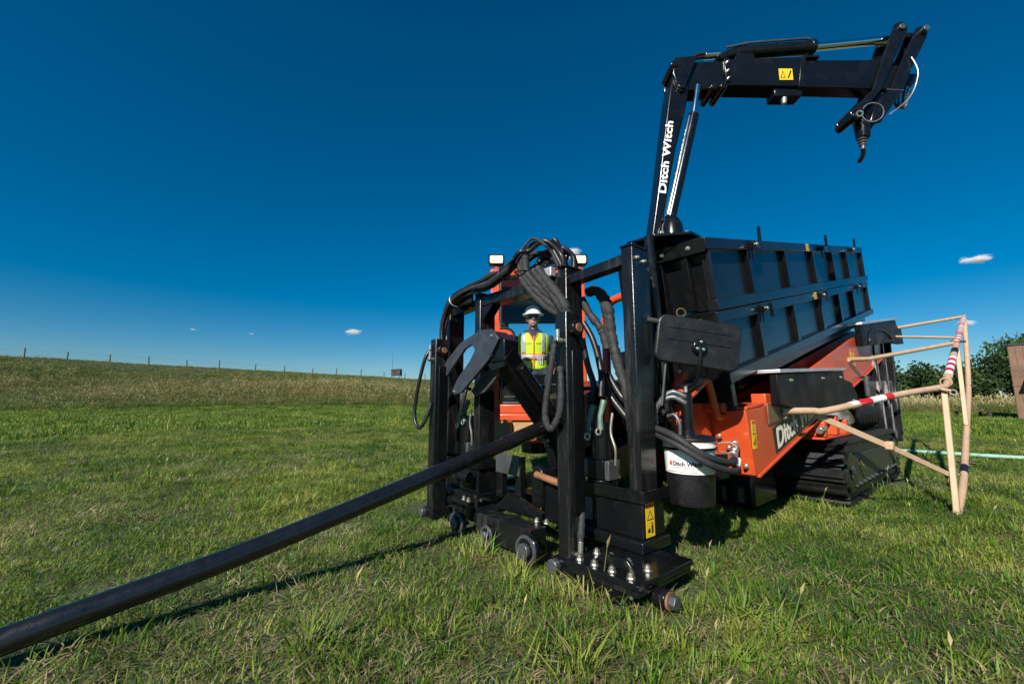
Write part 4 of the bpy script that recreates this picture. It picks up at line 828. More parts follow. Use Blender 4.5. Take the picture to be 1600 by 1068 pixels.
MB().ring((0.235, 0.205, 1.97), (0.1, 0, 1), 0.07, 0.007, 18, 6).build('cable_tie', 'rubber', rig, 0)
for k in range(2): hose([(0.34+0.05*k, 0.21, 1.96), (0.48+0.04*k, 0.19, 1.82), (0.62+0.04*k, 0.18, 1.66), (0.69, 0.2, 1.55)], 0.032, 'sleeve')
hose([(0.80, -0.05, 1.36), (0.78, -0.06, 1.22), (0.735, -0.06, 1.02), (0.72, -0.06, 0.90), (0.765, -0.06, 0.83), (0.83, -0.05, 0.93), (0.835, -0.04, 1.10), (0.82, -0.03, 1.2)], 0.020, 'sleeve')
hose([(0.79, -0.05, 1.36), (0.76, -0.05, 1.2), (0.71, -0.05, 1.0), (0.705, -0.05, 0.88), (0.75, -0.04, 0.82)], 0.015, 'hose')
for k in range(2): hose([(0.58, 0.53, 1.80), (0.66, 0.55+0.03*k, 1.80), (0.73+0.02*k, 0.56, 1.66), (0.75+0.02*k, 0.56, 1.47), (0.82, 0.56, 1.24), (0.89, 0.56, 1.0), (0.90, 0.58, 0.8)], 0.034, 'sleeve')
hose([(0.55, 0.50, 1.75), (0.62, 0.52, 1.62), (0.70, 0.54, 1.50), (0.74, 0.55, 1.36)], 0.030, 'sleeve')
hose([(0.60, 0.46, 1.56), (0.67, 0.48, 1.42), (0.73, 0.48, 1.2), (0.77, 0.42, 1.02)], 0.022)
hose([(0.60, 0.44, 1.44), (0.63, 0.46, 1.25), (0.68, 0.46, 1.1), (0.69, 0.40, 0.98)], 0.022)
hose([(0.60, 0.60, 1.4), (0.66, 0.62, 1.1), (0.80, 0.64, 0.9), (0.95, 0.66, 0.75)], 0.025)
hose([(0.62, 0.70, 1.2), (0.75, 0.72, 1.0), (0.92, 0.74, 0.95), (1.1, 0.74, 0.9)], 0.025)
hose([(-0.77, -0.02, 1.45), (-0.79, -0.06, 1.36), (-0.85, -0.08, 1.15), (-0.91, -0.08, 0.95), (-0.90, -0.08, 0.82), (-0.83, -0.07, 0.76), (-0.75, -0.05, 0.85), (-0.73, -0.02, 0.98)], 0.016)
MB().cyl((-0.77, -0.02, 1.40), (-0.77, -0.02, 1.49), 0.015, n=10).build('hose_end', 'zinc', rig, 0.002)
h8 = hose([(0.70, 0.21, 0.92), (0.72, 0.19, 0.74), (0.75, 0.17, 0.58), (0.80, 0.16, 0.45), (0.855, 0.10, 0.33), (0.875, 0.06, 0.20)], 0.020, 'sleeve')
MB().cyl((0.876, 0.06, 0.20), (0.878, 0.055, 0.13), 0.017, n=10).build('hose_end', 'zinc', h8, 0.002)
MB().cyl((0.850, 0.05, 0.12), (0.89, 0.05, 0.12), 0.018, n=10).build('elbow', 'zinc', h8, 0.002)
MB().ring((0.775, 0.165, 0.50), (0.1, 0, 1), 0.024, 0.008, 14, 6).build('hose_clip', 'zinc', h8, 0)
for k in range(3): hose([(-0.70, 0.38, 1.3-0.1*k), (-0.66-0.03*k, 0.30, 1.1), (-0.70, 0.28, 0.9), (-0.76+0.02*k, 0.34, 0.85)], 0.016)
hose([(-0.95, 0.26, 1.62), (-0.90, 0.24, 1.45), (-0.86, 0.26, 1.2), (-0.80, 0.32, 0.98)], 0.018)

# --- wide mirror on a stalk
mxv = Vector(W2M((1, 0, 0)))-Vector(W2M((0, 0, 0))); Fm = frame(W2M((1.16, 2.60, 1.355)), mxv, (0, 0, 1)) @ Matrix.Rotation(R(-9), 4, 'Z')
def mf(p): return Fm @ Vector(p)
def rrect(w, h, r, n=6):
    P = []
    for cx_, cy_, a0 in ((w-r, h-r, 0), (-w+r, h-r, 90), (-w+r, -h+r, 180), (w-r, -h+r, 270)):
        for i in range(n+1): a = R(a0+90*i/n); P.append((cx_+r*math.cos(a), cy_+r*math.sin(a)))
    return P
mi = MB(mf); mi.plate([(x, y, 0) for x, y in rrect(0.262, 0.150, 0.055)], (0, 0, -0.035)); mir = mi.build('mirror', 'rubber', rig, 0.010)
MB(mf).plate([(x, y, -0.036) for x, y in rrect(0.245, 0.133, 0.045)], (0, 0, -0.004)).build('mirror_glass', 'chrome', mir, 0)
for y_ in (0.075, 0.0): MB(mf).box(-0.20, 0.20, y_-0.005, y_+0.005, 0.0, 0.005).build('mirror_rib', 'rubber', mir, 0.002)
MB(mf).ring((0, 0, 0.002), (0, 0, 1), 0.247, 0.001, 8, 4) if False else None
mh = MB(mf); mh.cyl((0, -0.03, 0.0), (0, -0.03, 0.03), 0.045); mh.build('mirror_ball', 'satin', mir, 0.008)
for a, b in ((-0.018, -0.045), (0.018, -0.045), (0.0, 0.0)): MB(mf).cyl((a, b, 0.03), (a, b, 0.042), 0.009, n=8).build('screw', 'zinc', mir, 0.001)
MB().tube(spline([mf((0, -0.03, 0.03)), mf((0.01, -0.16, 0.02)), mf((0.01, -0.26, -0.04)), mf((-0.05, -0.32, -0.2))]), 0.011, 8).build('mirror_stalk', 'satin', mir, 0)
MB().tube([mf((-0.26, 0.10, -0.02)), mf((-0.36, 0.10, -0.02))], 0.016, 8).build('mirror_brace', 'greysteel', mir, 0)
MB().ring(mf((-0.11, 0.185, -0.05)), mxv.cross(Vector((0, 0, 1))), 0.028, 0.005, 20, 6).build('ring_pin', 'brass', mir, 0)
MB().tube([mf((-0.18, -0.14, -0.03)), mf((-0.17, -0.42, -0.04))], 0.007, 6).build('control_rod', 'greysteel', mir, 0)

# --- tan safety barrier along the right side
br = MB().tube(spline([(1.36, 1.95, 0.915), (1.50, 2.20, 0.915), (1.58, 2.35, 0.918), (1.85, 3.10, 1.03), (2.02, 3.60, 1.09), (2.12, 3.88, 1.12), (2.16, 4.05, 1.145), (2.155, 4.4, 1.24)], 6), 0.028, 14).build('safety_barrier', 'tan', rig, 0)
br['label'] = 'tan tubular safety barrier with red and white bands'
A = Vector((2.155, 4.4, 1.24)); B = Vector((2.15, 9.2, 2.50))
MB().tube([A, B], 0.034, 14).build('top_rail', 'tan', br, 0)
def band(parent, a, b, r, t0, t1, mat): MB().tube([a.lerp(b, t0), a.lerp(b, t1)], r, 16).build('band', mat, parent, 0)
for k in range(7): band(br, A, B, 0.0352, 0.01+k*0.028, 0.01+k*0.028+0.028, 'red' if k % 2 else 'white')
band(br, A, B, 0.0354, 0.26, 0.32, 'rubber')
for g_, n_ in ((0.40, 7), (0.58, 6), (0.78, 6)):
    for k in range(n_): band(br, A, B, 0.0352, g_+k*0.022, g_+k*0.022+0.022, 'red' if k % 2 == 0 else 'white')
a_ = Vector((1.58, 2.35, 0.918)); b_ = Vector((1.85, 3.10, 1.03))
for t0, t1, m_ in ((0.34, 0.46, 'white'), (0.46, 0.68, 'red'), (0.68, 0.92, 'white'), (0.92, 1.06, 'red')): band(br, a_, b_, 0.0300, t0, t1, m_)
MB().plate([(1.354, 1.66, 0.82), (1.354, 2.10, 0.86), (1.354, 2.12, 0.97), (1.354, 2.06, 1.0), (1.354, 1.66, 0.98)], (0.012, 0, 0)).build('mount_plate', 'browntan', br, 0.006)
bolt(br, (1.368, 1.95, 0.96), (1, 0, 0), 0.9); bolt(br, (1.368, 1.97, 0.865), (1, 0, 0), 0.8)
lg = MB().beam((2.15, 3.93, 1.09), (2.146, 3.60, -0.02), 0.075, 0.045, (1, 0, 0)).build('leg', 'tan', br, 0.008)
MB().tube(spline([(2.146, 3.60, 0.0), (2.16, 4.20, 0.14), (2.155, 4.87, 0.29), (2.15, 5.6, 0.50), (2.15, 6.38, 0.76), (2.15, 7.6, 1.2), (2.15, 8.6, 1.9), (2.15, 9.2, 2.46)]), 0.032, 12).build('lower_rail', 'tan', br, 0)
lr0 = Vector((2.158, 4.66, 0.243)); lr1 = Vector((2.155, 4.87, 0.29)); band(br, lr0, lr1, 0.0345, 0.0, 1.0, 'rubber')
MB().beam((2.15, 6.5, 1.82), (2.15, 6.1, 0.68), 0.07, 0.045, (1, 0, 0)).build('leg', 'tan', br, 0.006)
MB().beam((1.50, 2.28, 0.885), (1.86, 2.95, 0.60), 0.012, 0.05).build('strut', 'tan', br, 0.004)
MB().beam((1.84, 2.91, 0.62), (2.12, 3.66, 0.34), 0.014, 0.045).build('strut', 'tan', br, 0.004)
MB().box(1.82, 1.88, 2.88, 2.97, 0.585, 0.655).build('strut_clamp', 'tan', br, 0.012)
bolt(br, (2.17, 3.69, 0.34), (1, -0.4, 0), 1.0)
MB().tube([(1.36, 4.35, 1.475), (1.48, 4.75, 1.50), (2.15, 6.45, 1.78)], 0.026, 12).build('arm', 'tan', br, 0)
MB().tube([(1.36, 7.6, 2.20), (2.15, 9.2, 2.50)], 0.026, 12).build('arm', 'tan', br, 0)
MB().tube([(1.36, 7.4, 2.05), (2.15, 7.0, 1.90)], 0.020, 10).build('brace', 'tan', br, 0)
MB().tube([(2.12, 3.86, 1.11), (2.20, 3.85, 1.09)], 0.012, 8).build('latch_pin', 'tan', br, 0)
MB().ring((2.215, 3.85, 1.075), (0, 1, 0), 0.022, 0.006, 16, 6).build('latch_ring', 'zinc', br, 0)
MB().ring((2.152, 4.18, 1.18), Vector((0, 1, 0.26)), 0.042, 0.008, 20, 6).build('collar', 'tan', br, 0)
for p in ((2.15, 6.45, 1.80), (2.15, 5.0, 0.33), (2.15, 7.6, 1.22)): MB().tube([(p[0]-0.06, p[1], p[2]), (p[0]+0.09, p[1], p[2]-0.01)], 0.016, 8).build('hinge_pin', 'rubber', br, 0.002)

# ------------------------------------------------------------------ pipe boxes (upper and lower) on the inclined rack
rx_ = inc(1.195, 1.11)
RIBS = [0.72, 1.66, 2.62, 3.48, 4.29]
def to_rig(o): o.parent = None; return o
def pipe_box(t0, t1, lab, top):
    e = empty('pipe_box', (OX, OY, 0), -AZ); tag(e, lab, 'pipe box', 'stacked drill pipe boxes')
    X0, X1 = 0.68, 1.262; S = 5.40
    p = MB(rx_); p.box(X1-0.02, X1, 0.0, S, t0+0.07, t1-0.07); p.build('side_sheet', 'panel', e, 0)
    MB(rx_).box(X0, X0+0.02, 0.0, S, t0+0.07, t1-0.07).build('side_sheet', 'panel', e, 0)
    MB(rx_).box(X0+0.021, X1-0.021, 0.03, 0.05, t0+0.01, t1-0.01).build('end_sheet', 'satin', e, 0)
    MB(rx_).box(X0+0.021, X1-0.021, S-0.05, S-0.03, t0+0.01, t1-0.01).build('end_sheet', 'satin', e, 0)
    MB(rx_).box(X1-0.035, X1+0.042, -0.03, S+0.02, t1-0.085, t1).build('top_rail', 'panel', e, 0.007)
    MB(rx_).box(X1-0.035, X1+0.042, 0.0, S+0.12, t0, t0+0.085).build('bottom_rail', 'panel', e, 0.007)
    MB(rx_).box(X0-0.04, X0+0.035, -0.03, S+0.02, t1-0.085, t1).build('top_rail', 'panel', e, 0.007)
    MB(rx_).box(X0-0.04, X0+0.035, 0.0, S+0.02, t0, t0+0.085).build('bottom_rail', 'panel', e, 0.007)
    for k, s_ in enumerate(RIBS): MB(rx_).box(X1, X1+0.040, s_, s_+0.075, t0+0.085, t1-0.085).build('rib', 'satin', e, 0.003)
    MB(rx_).box(X1, X1+0.038, 0.0, 0.03, t0+0.085, t1-0.085).build('corner_post', 'panel', e, 0.004); MB(rx_).box(X1, X1+0.038, S-0.05, S, t0+0.085, t1-0.085).build('corner_post', 'panel', e, 0.004)
    for xa in (0.72, 0.90, 1.10): MB(rx_).box(xa, xa+0.05, -0.03, 0.03, t0+0.02, t1-0.02).build('end_rib', 'black', e, 0.004)
    MB(rx_).box(X0, X1+0.03, -0.045, -0.031, t1-0.10, t1+0.005).build('end_rail', 'black', e, 0.004)
    for xa in (0.70, 0.98, 1.18): bolt(e, rx_((xa, -0.046, t1-0.05)), (0, -1, -0.2), 0.8)
    for s_ in (RIBS[0]+0.03, RIBS[2]+0.3 if top else RIBS[1]+0.9, RIBS[4]+0.2):
        lt = MB(rx_); lt.box(X1+0.043, X1+0.085, s_, s_+0.16, t1-0.075, t1-0.025); l_ = lt.build('latch', 'black', e, 0.004)
        MB(rx_).tube([(X1+0.07, s_+0.08, t1-0.04), (X1+0.085, s_+0.14, t1-0.02), (X1+0.085, s_+0.16, t1+(0.10 if top else -0.13))], 0.014, 8).build('latch_handle', 'black', l_, 0)
        MB(rx_).cyl((X1+0.086, s_+0.04, t1-0.05), (X1+0.10, s_+0.04, t1-0.05), 0.016, n=12).build('latch_pin', 'zinc', l_, 0.002)
        MB(rx_).box(X1+0.05, X1+0.062, s_+0.02, s_+0.05, t1-0.16, t1-0.076).build('latch_tongue', 'black', l_, 0.002)
    sticker(e, rx_((X1+0.0425, RIBS[2]-0.22, t1-0.08)), (0, math.cos(IA), math.sin(IA)), (0, -math.sin(IA), math.cos(IA)), 0.10, 0.075, wide=True)
    for i in range(3):
        for j in range(3): MB(rx_).cyl((X0+0.12+i*0.17, 0.08, t0+0.12+j*0.13), (X0+0.12+i*0.17, 5.2, t0+0.12+j*0.13), 0.055, n=10).build('stored_rod', 'pipe', e, 0)
    return e
pipe_box(0.0, 0.520, 'lower black ribbed steel pipe box directly above the orange frame', False)
pipe_box(0.524, 1.045, 'upper black ribbed steel pipe box stacked on the lower one', True)
# rack support shoe & front structure (part of rig)
rs = MB(rx_); rs.box(0.66, 1.24, 0.3, 5.2, -0.09, -0.004); rks = rs.build('rack_bed', 'satin', rig, 0.006)
MB(rx_).box(1.16, 1.285, 0.03, 0.10, -0.20, -0.004).build('rack_foot', 'panel', rks, 0.006)
fp_ = MB().plate([(0.70, 0.93, 0.95), (0.70, 0.74, 2.10), (0.80, 0.74, 2.10), (0.80, 0.93, 0.95)], (0, 0.10, 0.02)).build('rack_front_post', 'black', rig, 0.006)
MB().plate([(0.80, 0.76, 2.165), (1.02, 0.76, 2.165), (1.22, 0.92, 2.165), (1.22, 1.05, 2.165), (0.80, 1.05, 2.165)], (0, 0, 0.022)).build('crane_platform', 'black', fp_, 0.004)
for x_, r_ in ((0.84, 0.035), (0.98, 0.035)): MB().tube(spline([(x_, 0.95, 0.8), (x_, 0.86, 1.3), (x_+0.02, 0.76, 1.8), (x_+0.02, 0.72, 2.16)]), r_, 12).build('rack_strut', 'black', fp_, 0)
for k in range(5): hose([(0.80+0.05*k, 0.86, 0.85), (0.78+0.06*k, 0.80, 1.15), (0.82+0.05*k, 0.77, 1.5), (0.80+0.05*k, 0.73, 1.9)], 0.018, 'hose', fp_)
for k in range(5): bolt(fp_, (0.80+0.07*k, 0.90, 1.2+0.13*(k % 4)), (0, -1, 0), 0.8)
MB().cyl((1.02, 0.62, 1.02), (1.02, 0.62, 1.9), 0.03).build('actuator', 'greysteel', fp_, 0.004)
MB().box(0.66, 1.04, 1.0, 1.26, 0.5, 1.05).build('pump_housing', 'satin', fp_, 0.03)

# ------------------------------------------------------------------ drill pipe
dp = empty('drill_pipe', M2W((0.0, -2.85, 0.0)), -AZ); tag(dp, 'long black steel drill pipe slanting from the rig into the grass', 'pipe')
dq = lambda p: (p[0], p[1]+2.85, p[2])
pts = [(0, -3.3, -0.13), (0, -2.7, 0.0), (0, -2.232, 0.10), (0, -1.58, 0.222), (0, -1.116, 0.328), (0, -0.3, 0.535), (0, 0.20, 0.665)]
MB(dq).tube(spline(pts, 6), 0.052, 28).build('pipe_body', 'pipe', dp, 0)
MB(dq).tube([(0, 0.20, 0.665), (0, 0.225, 0.672), (0, 0.62, 0.775), (0, 0.64, 0.780)], [0.050, 0.057, 0.057, 0.052], 28).build('tool_joint', 'pipe', dp, 0)
MB(dq).tube([(0, 0.64, 0.780), (0, 1.3, 0.95)], 0.048, 24).build('pin_end', 'greysteel', dp, 0)
MB(dq).tube([(0, -2.235, 0.100), (0, -2.20, 0.107)], 0.0515, 28).build('joint_band', 'pipe', dp, 0)

# ------------------------------------------------------------------ grease bucket
bcx, bcy = 1.245, 0.66
bk = empty('grease_bucket', M2W((bcx, bcy, 0.385)), -AZ); tag(bk, 'white and black plastic pail hung beside the right anchor frame', 'bucket')
prof = [(0.0, 0.0), (0.128, 0.0), (0.133, 0.01), (0.140, 0.17)]
MB().tube([(0, 0, 0.0), (0, 0, 0.012), (0, 0, 0.185)], [0.126, 0.132, 0.1405], 36).build('lower_shell', 'rubber', bk, 0)
sh = MB().tube([(0, 0, 0.186), (0, 0, 0.33), (0, 0, 0.331), (0, 0, 0.345), (0, 0, 0.346), (0, 0, 0.372)], [0.140, 0.1475, 0.153, 0.153, 0.149, 0.150], 36).build('upper_shell', 'pail', bk, 0)
MB().tube([(0, 0, 0.372), (0, 0, 0.392), (0, 0, 0.400)], [0.158, 0.158, 0.13], 36).build('lid', 'rubber', bk, 0.004)
pt = MB().tube([(0, 0, 0.398), (0, 0, 0.43), (0, 0, 0.431), (0, 0, 0.66), (0, 0, 0.665)], [0.05, 0.045, 0.036, 0.034, 0.04], 18).build('pump_tube', 'satin', bk, 0)
MB().cyl((0, 0, 0.665), (0, 0, 0.70), 0.012, n=10).build('pump_nipple', 'zinc', pt, 0)
MB().tube(spline([(0.11, 0.12, 0.35), (0.17, 0.17, 0.36), (0.21, 0.17, 0.33), (0.18, 0.13, 0.30), (0.13, 0.09, 0.31)]), 0.005, 6).build('wire_handle', 'zinc', bk, 0)
# curved label: camera-facing side of the pail
def arc(r, a0, a1, z0, z1, n=14, rr=0.0):
    m = MB(); P = [R(a0+(a1-a0)*i/n) for i in range(n+1)]
    vs = [(r*math.cos(a), r*math.sin(a), z) for z in (z0, z1) for a in P]; m.add(vs, [(i, i+1, n+2+i, n+1+i) for i in range(n)]); return m
faceang = math.degrees(math.atan2(-1.9-bcy, 2.57-bcx))
lbl = arc(0.1462, faceang-58, faceang+16, 0.20, 0.318).build('paper_label', 'letter', bk, 0)
arc(0.1472, faceang-40, faceang+4, 0.222, 0.2255).build('red_rule', 'hdr', lbl, 0)
arc(0.1472, faceang-40, faceang-8, 0.214, 0.216).build('text_rule', 'greysteel', lbl, 0); arc(0.1472, faceang-40, faceang-20, 0.207, 0.209).build('text_rule', 'greysteel', lbl, 0)
arc(0.1472, faceang-49, faceang-42, 0.232, 0.258).build('emblem', 'hdr', lbl, 0)
tm3 = text_mesh('Ditch Witch', 0.034, 0.0012); bm = bmesh.new(); bm.from_mesh(tm3); bmesh.ops.subdivide_edges(bm, edges=bm.edges, cuts=1); bm.to_mesh(tm3); bm.free()
for v in tm3.vertices:
    a = R(faceang-40)+v.co.x/0.1475; r_ = 0.1475+v.co.z; v.co = Vector((r_*math.cos(a), r_*math.sin(a), 0.233+v.co.y))
tm3.materials.append(MT['ink']); inst('lettering', tm3, lbl, Matrix.Identity(4))
# grease hoses from pail round to the orange plate
def bo(p): return (p[0]-bcx, p[1]-bcy, p[2]-0.385)
gh = MB(bo).tube(spline([(1.12, 0.50, 0.83), (1.28, 0.44, 0.79), (1.40, 0.50, 0.70), (1.44, 0.66, 0.65), (1.42, 0.83, 0.625), (1.38, 0.96, 0.63)]), 0.021, 12).build('hose', 'sleeve', bk, 0)
MB(bo).tube(spline([(1.13, 0.50, 0.79), (1.29, 0.44, 0.745), (1.42, 0.51, 0.655), (1.46, 0.67, 0.60), (1.43, 0.85, 0.575), (1.40, 0.95, 0.58)]), 0.019, 12).build('hose', 'sleeve', bk, 0)
for k in range(5): MB(bo).cyl((1.38-0.022*k, 0.96+0.062*k, 0.63+0.016*k), (1.362-0.022*k, 1.012+0.062*k, 0.643+0.016*k), 0.026-0.002*(k % 2), n=14).build('hose_coupling', 'zinc', gh, 0.004)
for k in range(3): MB(bo).cyl((1.40-0.015*k, 0.95+0.05*k, 0.58+0.012*k), (1.388-0.015*k, 0.99+0.05*k, 0.588+0.012*k), 0.018, n=12).build('hose_coupling', 'pail', gh, 0.004)
for k in range(2): MB(bo).tube(spline([(bcx+0.01, bcy-0.02, 0.98+0.04*k), (bcx-0.07, bcy-0.06, 1.02+0.03*k), (bcx-0.15, bcy-0.10, 0.95), (bcx-0.16, bcy-0.10, 0.85)]), [0.016+0.004*(i % 2) for i in range(19)], 10).build('braided_hose', 'greysteel', bk, 0)
MB(bo).tube(spline([(bcx-0.10, bcy-0.06, 0.90), (bcx-0.05, bcy-0.06, 0.91), (bcx-0.02, bcy-0.06, 0.86), (bcx-0.02, bcy-0.06, 0.79)]), 0.011, 8).build('braided_hose', 'greysteel', bk, 0)
MB(bo).beam((1.05, 0.80, 0.70), (1.11, 0.72, 0.70), 0.10, 0.03).build('hanger_bracket', 'satin', bk, 0.003)
MB(bo).ring((bcx, bcy, 0.715), (0, 0, 1), 0.156, 0.008, 30, 6).build('hanger_ring', 'satin', bk, 0)
# ground hose on the right
hx = [(5.2, 9.6), (6.4, 8.7), (7.4, 7.96), (8.35, 7.07), (9.6, 6.1), (11, 5.2)]
o = MB().tube(spline([(x, y, 0.07) for x, y in hx], 8), 0.035, 10).build('ground_hose', 'greenhose', None, 0); tag(o, 'pale green hose lying across the grass on the right', 'hose')

# ------------------------------------------------------------------ operator's cab (swung to face forward-right) and operator
def cw(p): return W2M(p)
XL, XR, YF, YB, ZB, ZT = -0.25, 0.86, 4.85, 6.25, 0.80, 2.55
cab = MB(cw); cab.box(XL, XR, YF, YB, ZB-0.03, ZB+0.05); cabo = cab.build('cab', 'orange', rig, 0.012); cabo['label'] = 'orange operator cab with open view windows'
def cp(name, mat, *b, bevel=0.012):
    return MB(cw).box(*b).build(name, mat, cabo, bevel)
cp('front_pillar', 'orange', XL, XL+0.105, YF, YF+0.09, ZB+0.05, ZT-0.091)
cp('front_pillar', 'orange', XR-0.09, XR, YF, YF+0.09, ZB+0.05, ZT-0.091)
cp('rear_pillar', 'orange', XL, XL+0.08, YB-0.1, YB, ZB+0.05, ZT-0.091)
cp('rear_pillar', 'orange', XR-0.08, XR, YB-0.1, YB, ZB+0.05, ZT-0.091)
cp('sill_panel', 'orange', XL+0.106, XR-0.091, YF, YF+0.07, ZB+0.05, ZB+0.155)
cp('roof', 'orange', XL-0.01, XR+0.01, YF, YB+0.02, ZT-0.09, ZT, bevel=0.02)
cp('roof_liner', 'satin', XL+0.02, XR-0.02, YF+0.50, YB-0.02, ZT-0.26, ZT-0.091)
cp('front_header', 'satin', XL+0.106, XR-0.091, YF+0.01, YF+0.08, ZT-0.125, ZT-0.091, bevel=0.006)
cp('rear_header', 'satin', XL+0.081, XR-0.081, YB-0.08, YB-0.02, ZT-0.42, ZT-0.262)
cp('rear_wall', 'satin', XL+0.081, XR-0.081, YB-0.08, YB-0.02, ZB+0.05, 1.48)
cp('rear_stile', 'satin', XL+0.081, XL+0.20, YB-0.082, YB-0.022, 1.48, ZT-0.42)
cp('rear_stile', 'satin', XR-0.20, XR-0.081, YB-0.082, YB-0.022, 1.48, ZT-0.42)
cp('window_gasket', 'rubber', XL+0.106, XL+0.135, YF+0.005, YF+0.06, ZB+0.155, ZT-0.126)
cp('window_gasket', 'rubber', XL+0.136, XR-0.091, YF+0.005, YF+0.06, ZB+0.156, ZB+0.185)
cp('front_glass', 'glass', XL+0.136, XR-0.091, YF+0.03, YF+0.036, ZB+0.186, ZT-0.126, bevel=0)
cp('rear_glass', 'glass', XL+0.201, XR-0.201, YB-0.055, YB-0.05, 1.481, ZT-0.421, bevel=0)
cp('lower_guard', 'satin', XL+0.14, XR-0.1, YF+0.075, YF+0.085, ZB+0.19, ZB+0.50)
for k in range(2): MB(cw).beam((XL+0.16, YF+0.065, ZB+0.24+0.12*k), (XR-0.12, YF+0.065, ZB+0.27+0.12*k), 0.015, 0.015).build('guard_bar', 'greysteel', cabo, 0)
lk = MB(cw).plate([(XL+0.10+x, YF-0.012, 1.73+z) for x, z in [(0.0, 0.20), (0.02, 0.10), (0.07, 0.09), (0.13, 0.075), (0.165, 0.02), (0.16, -0.06), (0.12, -0.105), (0.0, -0.115)]], (0, 0.014, 0)).build('latch_plate', 'orange', cabo, 0.004)
MB(cw).tube(spline([(XL+0.11, YF-0.012, 1.83), (XL+0.17, YF-0.012, 1.83), (XL+0.24, YF-0.012, 1.805), (XL+0.275, YF-0.012, 1.75), (XL+0.265, YF-0.012, 1.66), (XL+0.22, YF-0.012, 1.615), (XL+0.10, YF-0.012, 1.605)]), 0.014, 8).build('latch_gasket', 'rubber', lk, 0)
MB(cw).beam((XL+0.10, YF-0.025, 1.735), (XL+0.255, YF-0.025, 1.745), 0.02, 0.022).build('latch_handle', 'chrome', lk, 0.006)
cp('skirt_panel', 'beige', XL+0.005, XL+0.22, YF+0.01, YF+0.04, 0.56, ZB-0.032)
cp('skirt_panel', 'beige', XL+0.245, XL+0.60, YF+0.03, YF+0.06, 0.56, ZB-0.032)
cp('skirt_post', 'orange', XL+0.222, XL+0.243, YF-0.01, YF+0.06, 0.52, ZB-0.032, bevel=0.004)
cp('step', 'orange', XL+0.0, XL+0.62, YF-0.02, YF+0.22, 0.525, 0.556, bevel=0.004)
MB(cw).beam((0.5, 5.2, 0.70), (1.35, 5.2, 0.60), 0.30, 0.18).build('cab_arm', 'satin', cabo, 0.01)
MB(cw).cyl((0.3, 5.5, 0.35), (0.3, 5.5, ZB-0.03), 0.18).build('cab_pedestal', 'satin', cabo, 0.01)
cp('seat', 'rubber', 0.02, 0.52, 5.12, 5.60, 1.08, 1.20, bevel=0.04)
cp('seat_back', 'rubber', 0.04, 0.50, 5.53, 5.66, 1.18, 1.70, bevel=0.05)
cp('seat_base', 'satin', 0.10, 0.44, 5.2, 5.55, ZB+0.05, 1.08)
for x_ in (-0.05, 0.53): cp('armrest', 'rubber', x_-0.045, x_+0.045, 5.02, 5.45, 1.27, 1.325, bevel=0.02)
for x_ in (-0.05, 0.53): MB(cw).tube([(x_, 5.08, 1.325), (x_, 5.06, 1.40), (x_, 5.06, 1.43)], [0.014, 0.016, 0.026], 12).build('joystick', 'rubber', cabo, 0)
for x_, lab in ((-0.185, 'lit work lamp at the left of the cab roof'), (0.80, 'lit work lamp at the right of the cab roof')):
    lp_ = MB(cw); lp_.plate([(x_+a*0.5, YF-0.02, 2.655+b*0.55) for a, b in rrect(0.19, 0.115, 0.04)], (0, 0.10, 0)); L_ = lp_.build('work_lamp', 'satin', cabo, 0.006); L_['label'] = lab
    MB(cw).plate([(x_+a*0.5, YF-0.021, 2.655+b*0.55) for a, b in rrect(0.150, 0.078, 0.03)], (0, -0.004, 0)).build('lens', 'lamp', L_, 0)
    for dz in (-0.025, 0.0, 0.025): MB(cw).box(x_-0.08, x_+0.08, YF-0.032, YF-0.026, 2.655+dz-0.0025, 2.655+dz+0.0025).build('lens_bar', 'brass', L_, 0)
    MB(cw).box(x_-0.02, x_+0.02, YF+0.01, YF+0.05, ZT, 2.60).build('lamp_stem', 'orange', L_, 0.003)

pe = empty('person', (0.27, 5.35, 1.20)); tag(pe, 'seated operator in white hard hat, sunglasses and lime safety vest', 'person')
def pw(p): return (p[0]-0.27, p[1]-5.35, p[2]-1.20)
def torso(m, g=0.0, z0=1.22, z1=1.97, cap=True):
    prof = [(1.22, .150, .175), (1.32, .140, .172), (1.45, .122, .160), (1.60, .122, .178), (1.72, .120, .192), (1.80, .105, .185), (1.85, .088, .140), (1.885, .070, .085), (1.92, .060, .060), (1.97, .058, .056)]
    zs = np.linspace(z0, z1, 22); pz = [p[0] for p in prof]
    ry = np.interp(zs, pz, [p[1] for p in prof])+g; rx = np.interp(zs, pz, [p[2] for p in prof])+g
    m.tube([(0.27, 5.38-0.02*(z-1.22)/0.7, z) for z in zs], [(a, b) for a, b in zip(ry, rx)], 28, cap)
    return (lambda z, x, off=0.0: (lambda a, b: (5.38-0.02*(z-1.22)/0.7)-a*math.sqrt(max(0.0, 1-((x-0.27)/b)**2)))(float(np.interp(z, pz, [p[1] for p in prof]))+g+off, float(np.interp(z, pz, [p[2] for p in prof]))+g+off))
ARMS = [[(0.455, 5.38, 1.795), (0.53, 5.40, 1.68), (0.565, 5.35, 1.53), (0.545, 5.24, 1.44), (0.50, 5.10, 1.385)],
        [(0.085, 5.38, 1.795), (0.005, 5.40, 1.68), (-0.035, 5.36, 1.54), (-0.045, 5.24, 1.47), (-0.045, 5.12, 1.425)]]
LEGS = [[(0.36, 5.36, 1.30), (0.40, 5.18, 1.31), (0.42, 5.02, 1.29), (0.42, 4.985, 1.18), (0.42, 5.03, 0.93)],
        [(0.18, 5.36, 1.30), (0.14, 5.18, 1.31), (0.12, 5.02, 1.29), (0.12, 4.985, 1.18), (0.12, 5.03, 0.93)]]
b = MB(pw); torso(b)
